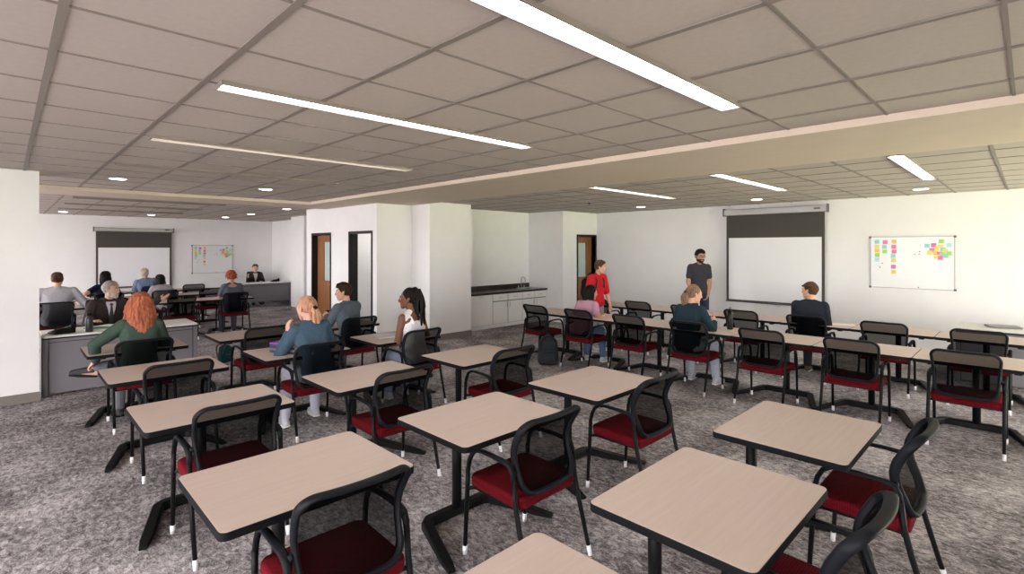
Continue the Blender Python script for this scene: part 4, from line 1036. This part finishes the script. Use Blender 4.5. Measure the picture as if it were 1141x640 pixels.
# ------------------------------------------------------------------ things on tables and floor
def book(x, y, z, w, d, h, rz, cov, label, cat='book', grp=None, nm='notebook'):
    e = empty(nm, (x, y, z), rz); tag(e, label, cat, grp)
    c = MB(); c.box(-w / 2, w / 2, -d / 2, d / 2, 0, .0018); c.box(-w / 2, w / 2, -d / 2, d / 2, h - .0018, h); c.box(-w / 2, -w / 2 + .002, -d / 2, d / 2, 0, h); c.build('cover', cov, e)
    MB().box(-w / 2 + .002, w / 2 - .004, -d / 2 + .004, d / 2 - .004, .0018, h - .0018).build('pages', M['white'], e)
    return e
BC = [mat('slate_cover', (.05, .05, .075), .5), mat('grey_lilac_cover', (.20, .17, .24), .5), mat('dark_teal_cover', (.03, .06, .07), .5), mat('plum_cover', (.10, .04, .12), .5), mat('purple_cover', (.20, .08, .42), .45)]
zz = TZ + .0005
bn = ['lowest dark notebook of the stack beside the strawberry blonde woman', 'second notebook from the bottom in the stack, greyish lilac', 'third notebook from the bottom in the stack, dark teal', 'second notebook from the top of the stack, plum coloured', 'bright purple notebook on top of the stack']
for i, (h, a) in enumerate(((.022, 4), (.020, 1), (.024, 6), (.018, 2), (.016, 8))):
    book(2.12, 5.44, zz, .25, .32, h, math.radians(a + 20), BC[i], bn[i], 'book', 'notebooks in the stack'); zz += h + .0006
book(3.30, 5.50, TZ + .0005, .30, .22, .016, math.radians(-8), mat('pale_grey_cover', (.62, .62, .64), .4), 'pale grey closed notebook on the table before the woman with braids', 'book')
e = book(6.74, 4.88, TZ + .0005, .24, .33, .016, math.radians(-60), mat('yellow_cover', (.72, .52, .06), .5), 'yellow notebook on the right table before the dark-haired person in pink', 'book')
book(.90, 8.80, TZ + .0005, .30, .22, .012, math.radians(12), mat('green_cover', (.02, .14, .09), .4), 'dark green folder on the left teacher desk in front of the suit man', 'folder', nm='folder')
s = MB().box(-.105, .105, -.148, .148, 0, .002).build('paper_sheet', M['white']); s.location = (1.03, 8.90, TZ + .0135); s.rotation_euler = (0, 0, math.radians(40)); tag(s, 'white sheet lying on the dark green folder, left desk', 'paper')
s = MB().box(-.105, .105, -.148, .148, 0, .002).build('paper_sheet', M['white']); s.location = (8.38, 1.86, TZ + .0008); s.rotation_euler = (0, 0, math.radians(20)); tag(s, 'white sheet on the farther row right of the man in navy', 'paper')
for x, y, a, l in ((.98, 12.25, 10, 'white sheet on the left room table, nearer to the man in grey'), (1.12, 12.48, -14, 'white sheet on the left room table, farther from the man in grey')):
    s = MB().box(-.105, .105, -.148, .148, 0, .002).build('paper_sheet', M['white']); s.location = (x, y, TZ + .0008); s.rotation_euler = (0, 0, math.radians(a)); tag(s, l, 'paper')
def bottle(x, y, z, h, r, m, label):
    e = empty('water_bottle', (x, y, z)); tag(e, label, 'bottle')
    MB().lathe([(r * .9, 0), (r, .006), (r, h * .66), (r * .92, h * .72), (r * .62, h * .80), (r * .60, h * .83)], n=18).build('bottle_body', m, e)
    MB().lathe([(r * .66, h * .83), (r * .68, h * .96), (r * .55, h)], n=16).build('cap', M['black'], e)
    k = MB(); k.tube([(r * .55, 0, h * .96), (r * .5, 0, h * 1.08), (-r * .5, 0, h * 1.08), (-r * .55, 0, h * .96)], .004, 6); k.build('carry_loop', M['black'], e)
bottle(.76, 8.52, TZ, .25, .040, mat('gunmetal_bottle', (.055, .058, .062), .35, .5), 'dark grey water bottle standing on the left teacher desk')
bottle(6.83, 2.80, TZ, .27, .038, mat('black_bottle', (.012, .012, .013), .35, .2), 'black water bottle on the nearer row facing the right screen')
def desk_phone(x, y, rz, label):
    e = empty('desk_phone', (x, y, TZ), rz); tag(e, label, 'telephone')
    b = MB(); b.hull([((sx * .10, -.085, .012), .010) for sx in (1, -1)] + [((sx * .10, .085, .062), .010) for sx in (1, -1)] + [((sx * .10, .085, .010), .008) for sx in (1, -1)], 8); b.build('phone_base', M['black'], e)
    h = MB(); h.tube([(-.085, -.085, .044), (-.085, -.05, .060), (-.085, .05, .088), (-.085, .085, .088)], [.024, .015, .015, .024], 10); h.build('handset', M['char'], e)
    k = MB()
    for i in range(4):
        for j in range(3): k.obox((.0 + .026 * j, -.055 + .022 * i, .030 + .0065 * i), (.018, .014, .008), Matrix.Rotation(math.radians(16), 3, 'X'))
    k.build('keypad', M['greyd'], e)
    MB().obox((.03, .06, .069), (.10, .04, .006), Matrix.Rotation(math.radians(16), 3, 'X')).build('display', mat('phone_display', (.10, .13, .12), .2), e)
    c = MB(); c.tube([(-.085, -.10, .03), (-.12, -.11, .008), (-.15, -.06, .006), (-.13, .02, .006), (-.10, .07, .012)], .005, 6); c.build('cord', M['black'], e)
desk_phone(.50, 8.62, math.radians(200), 'black desk phone at the left end of the left teacher desk')
desk_phone(6.12, 17.0, math.radians(190), 'black desk phone on the far corner desk')
def laptop(x, y, z, rz, ang, m, label):
    e = empty('laptop', (x, y, z), rz); tag(e, label, 'laptop')
    MB().box(-.165, .165, -.115, .115, .002, .018, .004).build('base', m, e)
    R = Matrix.Rotation(math.radians(ang), 3, 'X'); off = R @ Vector((0, -.115, .004))
    MB().obox(Vector((0, .115, .020)) + off, (.33, .23, .007), R, .002).build('lid', m, e)
    if ang < -20: MB().obox(Vector((0, .115, .020)) + off + R @ Vector((0, 0, -.0042)) * -1 * -1, (.31, .21, .001), R).build('screen', M['black'], e)
    MB().box(-.14, .14, -.03, .09, .018, .0185).build('keyboard', M['greyd'], e) if ang < -20 else None
laptop(9.60, .26, TZ, math.radians(-72), 0, mat('silver_grey_casing', (.28, .28, .29), .4, .5), 'closed grey laptop on the white desk at the right edge')
laptop(5.05, 16.98, TZ, math.radians(180), -100, mat('white_casing', (.72, .72, .73), .4), 'open pale laptop on the far corner desk')
def backpack(loc, rz, sc, m, m2, label, straps=True, worn=False):
    e = empty('backpack', loc, rz); e.scale = (sc, sc, sc); tag(e, label, 'backpack')
    b = MB(); b.hull([((sx * .11, sy, .06), .055) for sx in (1, -1) for sy in (-.045, .045)] + [((sx * .095, sy, .36), .05) for sx in (1, -1) for sy in (-.035, .035)] + [((0, .01, .44), .045)], 9)
    soft(b.build('bag_body', m, e), .010, 2)
    p = MB(); p.hull([((sx * .085, -.115, .09), .030) for sx in (1, -1)] + [((sx * .075, -.105, .23), .028) for sx in (1, -1)], 9); soft(p.build('front_pocket', m, e), .008, 2)
    z = MB(); z.tube([(-.13, -.075, .22), (-.115, -.088, .36), (-.05, -.08, .455), (.05, -.08, .455), (.115, -.088, .36), (.13, -.075, .22)], .005, 6); z.tube([(-.08, -.140, .215), (.08, -.140, .215)], .004, 6); z.build('zip', m2, e)
    h = MB(); h.tube([(-.04, .04, .48), (-.035, .035, .525), (.035, .035, .525), (.04, .04, .48)], .009, 8); h.build('grab_handle', m2, e)
    if straps:
        for sx in (1, -1):
            s = MB(); pts = [(sx * .05, .06, .44), (sx * .085, .10, .48), (sx * .10, .17, .44), (sx * .11, .19, .34), (sx * .12, .14, .22), (sx * .12, .07, .10)] if not worn else [(sx * .06, .05, .42), (sx * .085, .09, .50), (sx * .105, .19, .56), (sx * .110, .30, .525), (sx * .110, .385, .40), (sx * .130, .375, .24), (sx * .19, .24, .13), (sx * .13, .05, .08)]
            s.tube(pts, .009, 8, binormal=(1, 0, 0), flat=2.6); s.build('shoulder_strap', m2, e)
    return e
BG = cloth('dark_grey_nylon', (.035, .040, .046)); BS = cloth('black_webbing', (.010, .010, .011))
backpack((6.03, 5.30, 0), math.radians(-40), .98, BG, BS, 'dark grey backpack standing on the carpet between two right-row chairs')
backpack((2.48, 9.0, 0), math.radians(20), .62, cloth('dark_teal_nylon', (.016, .055, .065)), mat('brown_leather_strap', (.22, .10, .05), .6), 'small dark teal bag on the carpet behind the left desk end')
rb = Matrix.Rotation(math.radians(172), 3, 'Z') @ Vector((0.02, -.17, 0))
backpack((7.48 + rb.x, 5.45 + rb.y, .93), math.radians(172), .80, BS, cloth('charcoal_webbing', (.03, .03, .033)), 'black backpack worn by the boy in the red hoodie', worn=True)
ph = MB().box(-.036, .036, -.075, .075, -.004, .004, .003).build('mobile_phone', M['black']); ph.location = (3.28, 6.99, .885); ph.rotation_euler = (math.radians(40), 0, math.radians(30)); tag(ph, 'small phone held by the man in the denim shirt', 'phone')
def task_chair(x, y, rz, label):
    e = empty('task_chair', (x, y, 0), rz); tag(e, label, 'chair', 'black swivel chairs at the teacher desks')
    s = MB(); s.hull([((sx * .18, sy, .445), (.06, .06, .028)) for sx in (1, -1) for sy in (-.15, .19)], 9); s.build('seat', M['black'], e)
    b = MB(); b.hull([((sx * .17, -.235, .62), (.05, .03, .05)) for sx in (1, -1)] + [((sx * .15, -.275, 1.00), (.05, .028, .05)) for sx in (1, -1)], 9); b.build('backrest', M['black'], e)
    MB().tube([(0, -.06, .40), (0, -.24, .42), (0, -.285, .62)], .022, 8).build('back_post', M['char'], e)
    MB().tube([(0, 0, .08), (0, 0, .42)], .028, 12).build('gas_lift', M['black'], e)
    for k in range(5):
        a = 2 * math.pi * k / 5 + .3; c, s_ = math.cos(a), math.sin(a)
        l = MB().tube([(0, 0, .10), (.29 * c, .29 * s_, .065)], [.026, .016], 8).build('base_arm', M['black'], e)
        MB().lathe([(.022, -.018), (.028, -.012), (.028, .012), (.022, .018)], (.29 * c, .29 * s_, .0285), 12, axis=Matrix.Rotation(a, 3, 'Z') @ Matrix.Rotation(math.radians(90), 3, 'X')).build('caster', M['black'], l)
task_chair(1.06, 9.60, math.radians(186), 'black swivel chair under the man in the brown suit')
task_chair(5.72, 17.70, math.radians(165), 'black swivel chair under the man in the dark suit at the far desk')

# bake the figures' smooth surfaces in one pass
dg = bpy.context.evaluated_depsgraph_get()
baked = [(o, bpy.data.meshes.new_from_object(o.evaluated_get(dg))) for o in REMESH]
for o, me in baked:
    o.modifiers.clear(); nm = o.data.name; o.data = me; me.name = nm
    for p in me.polygons: p.use_smooth = True
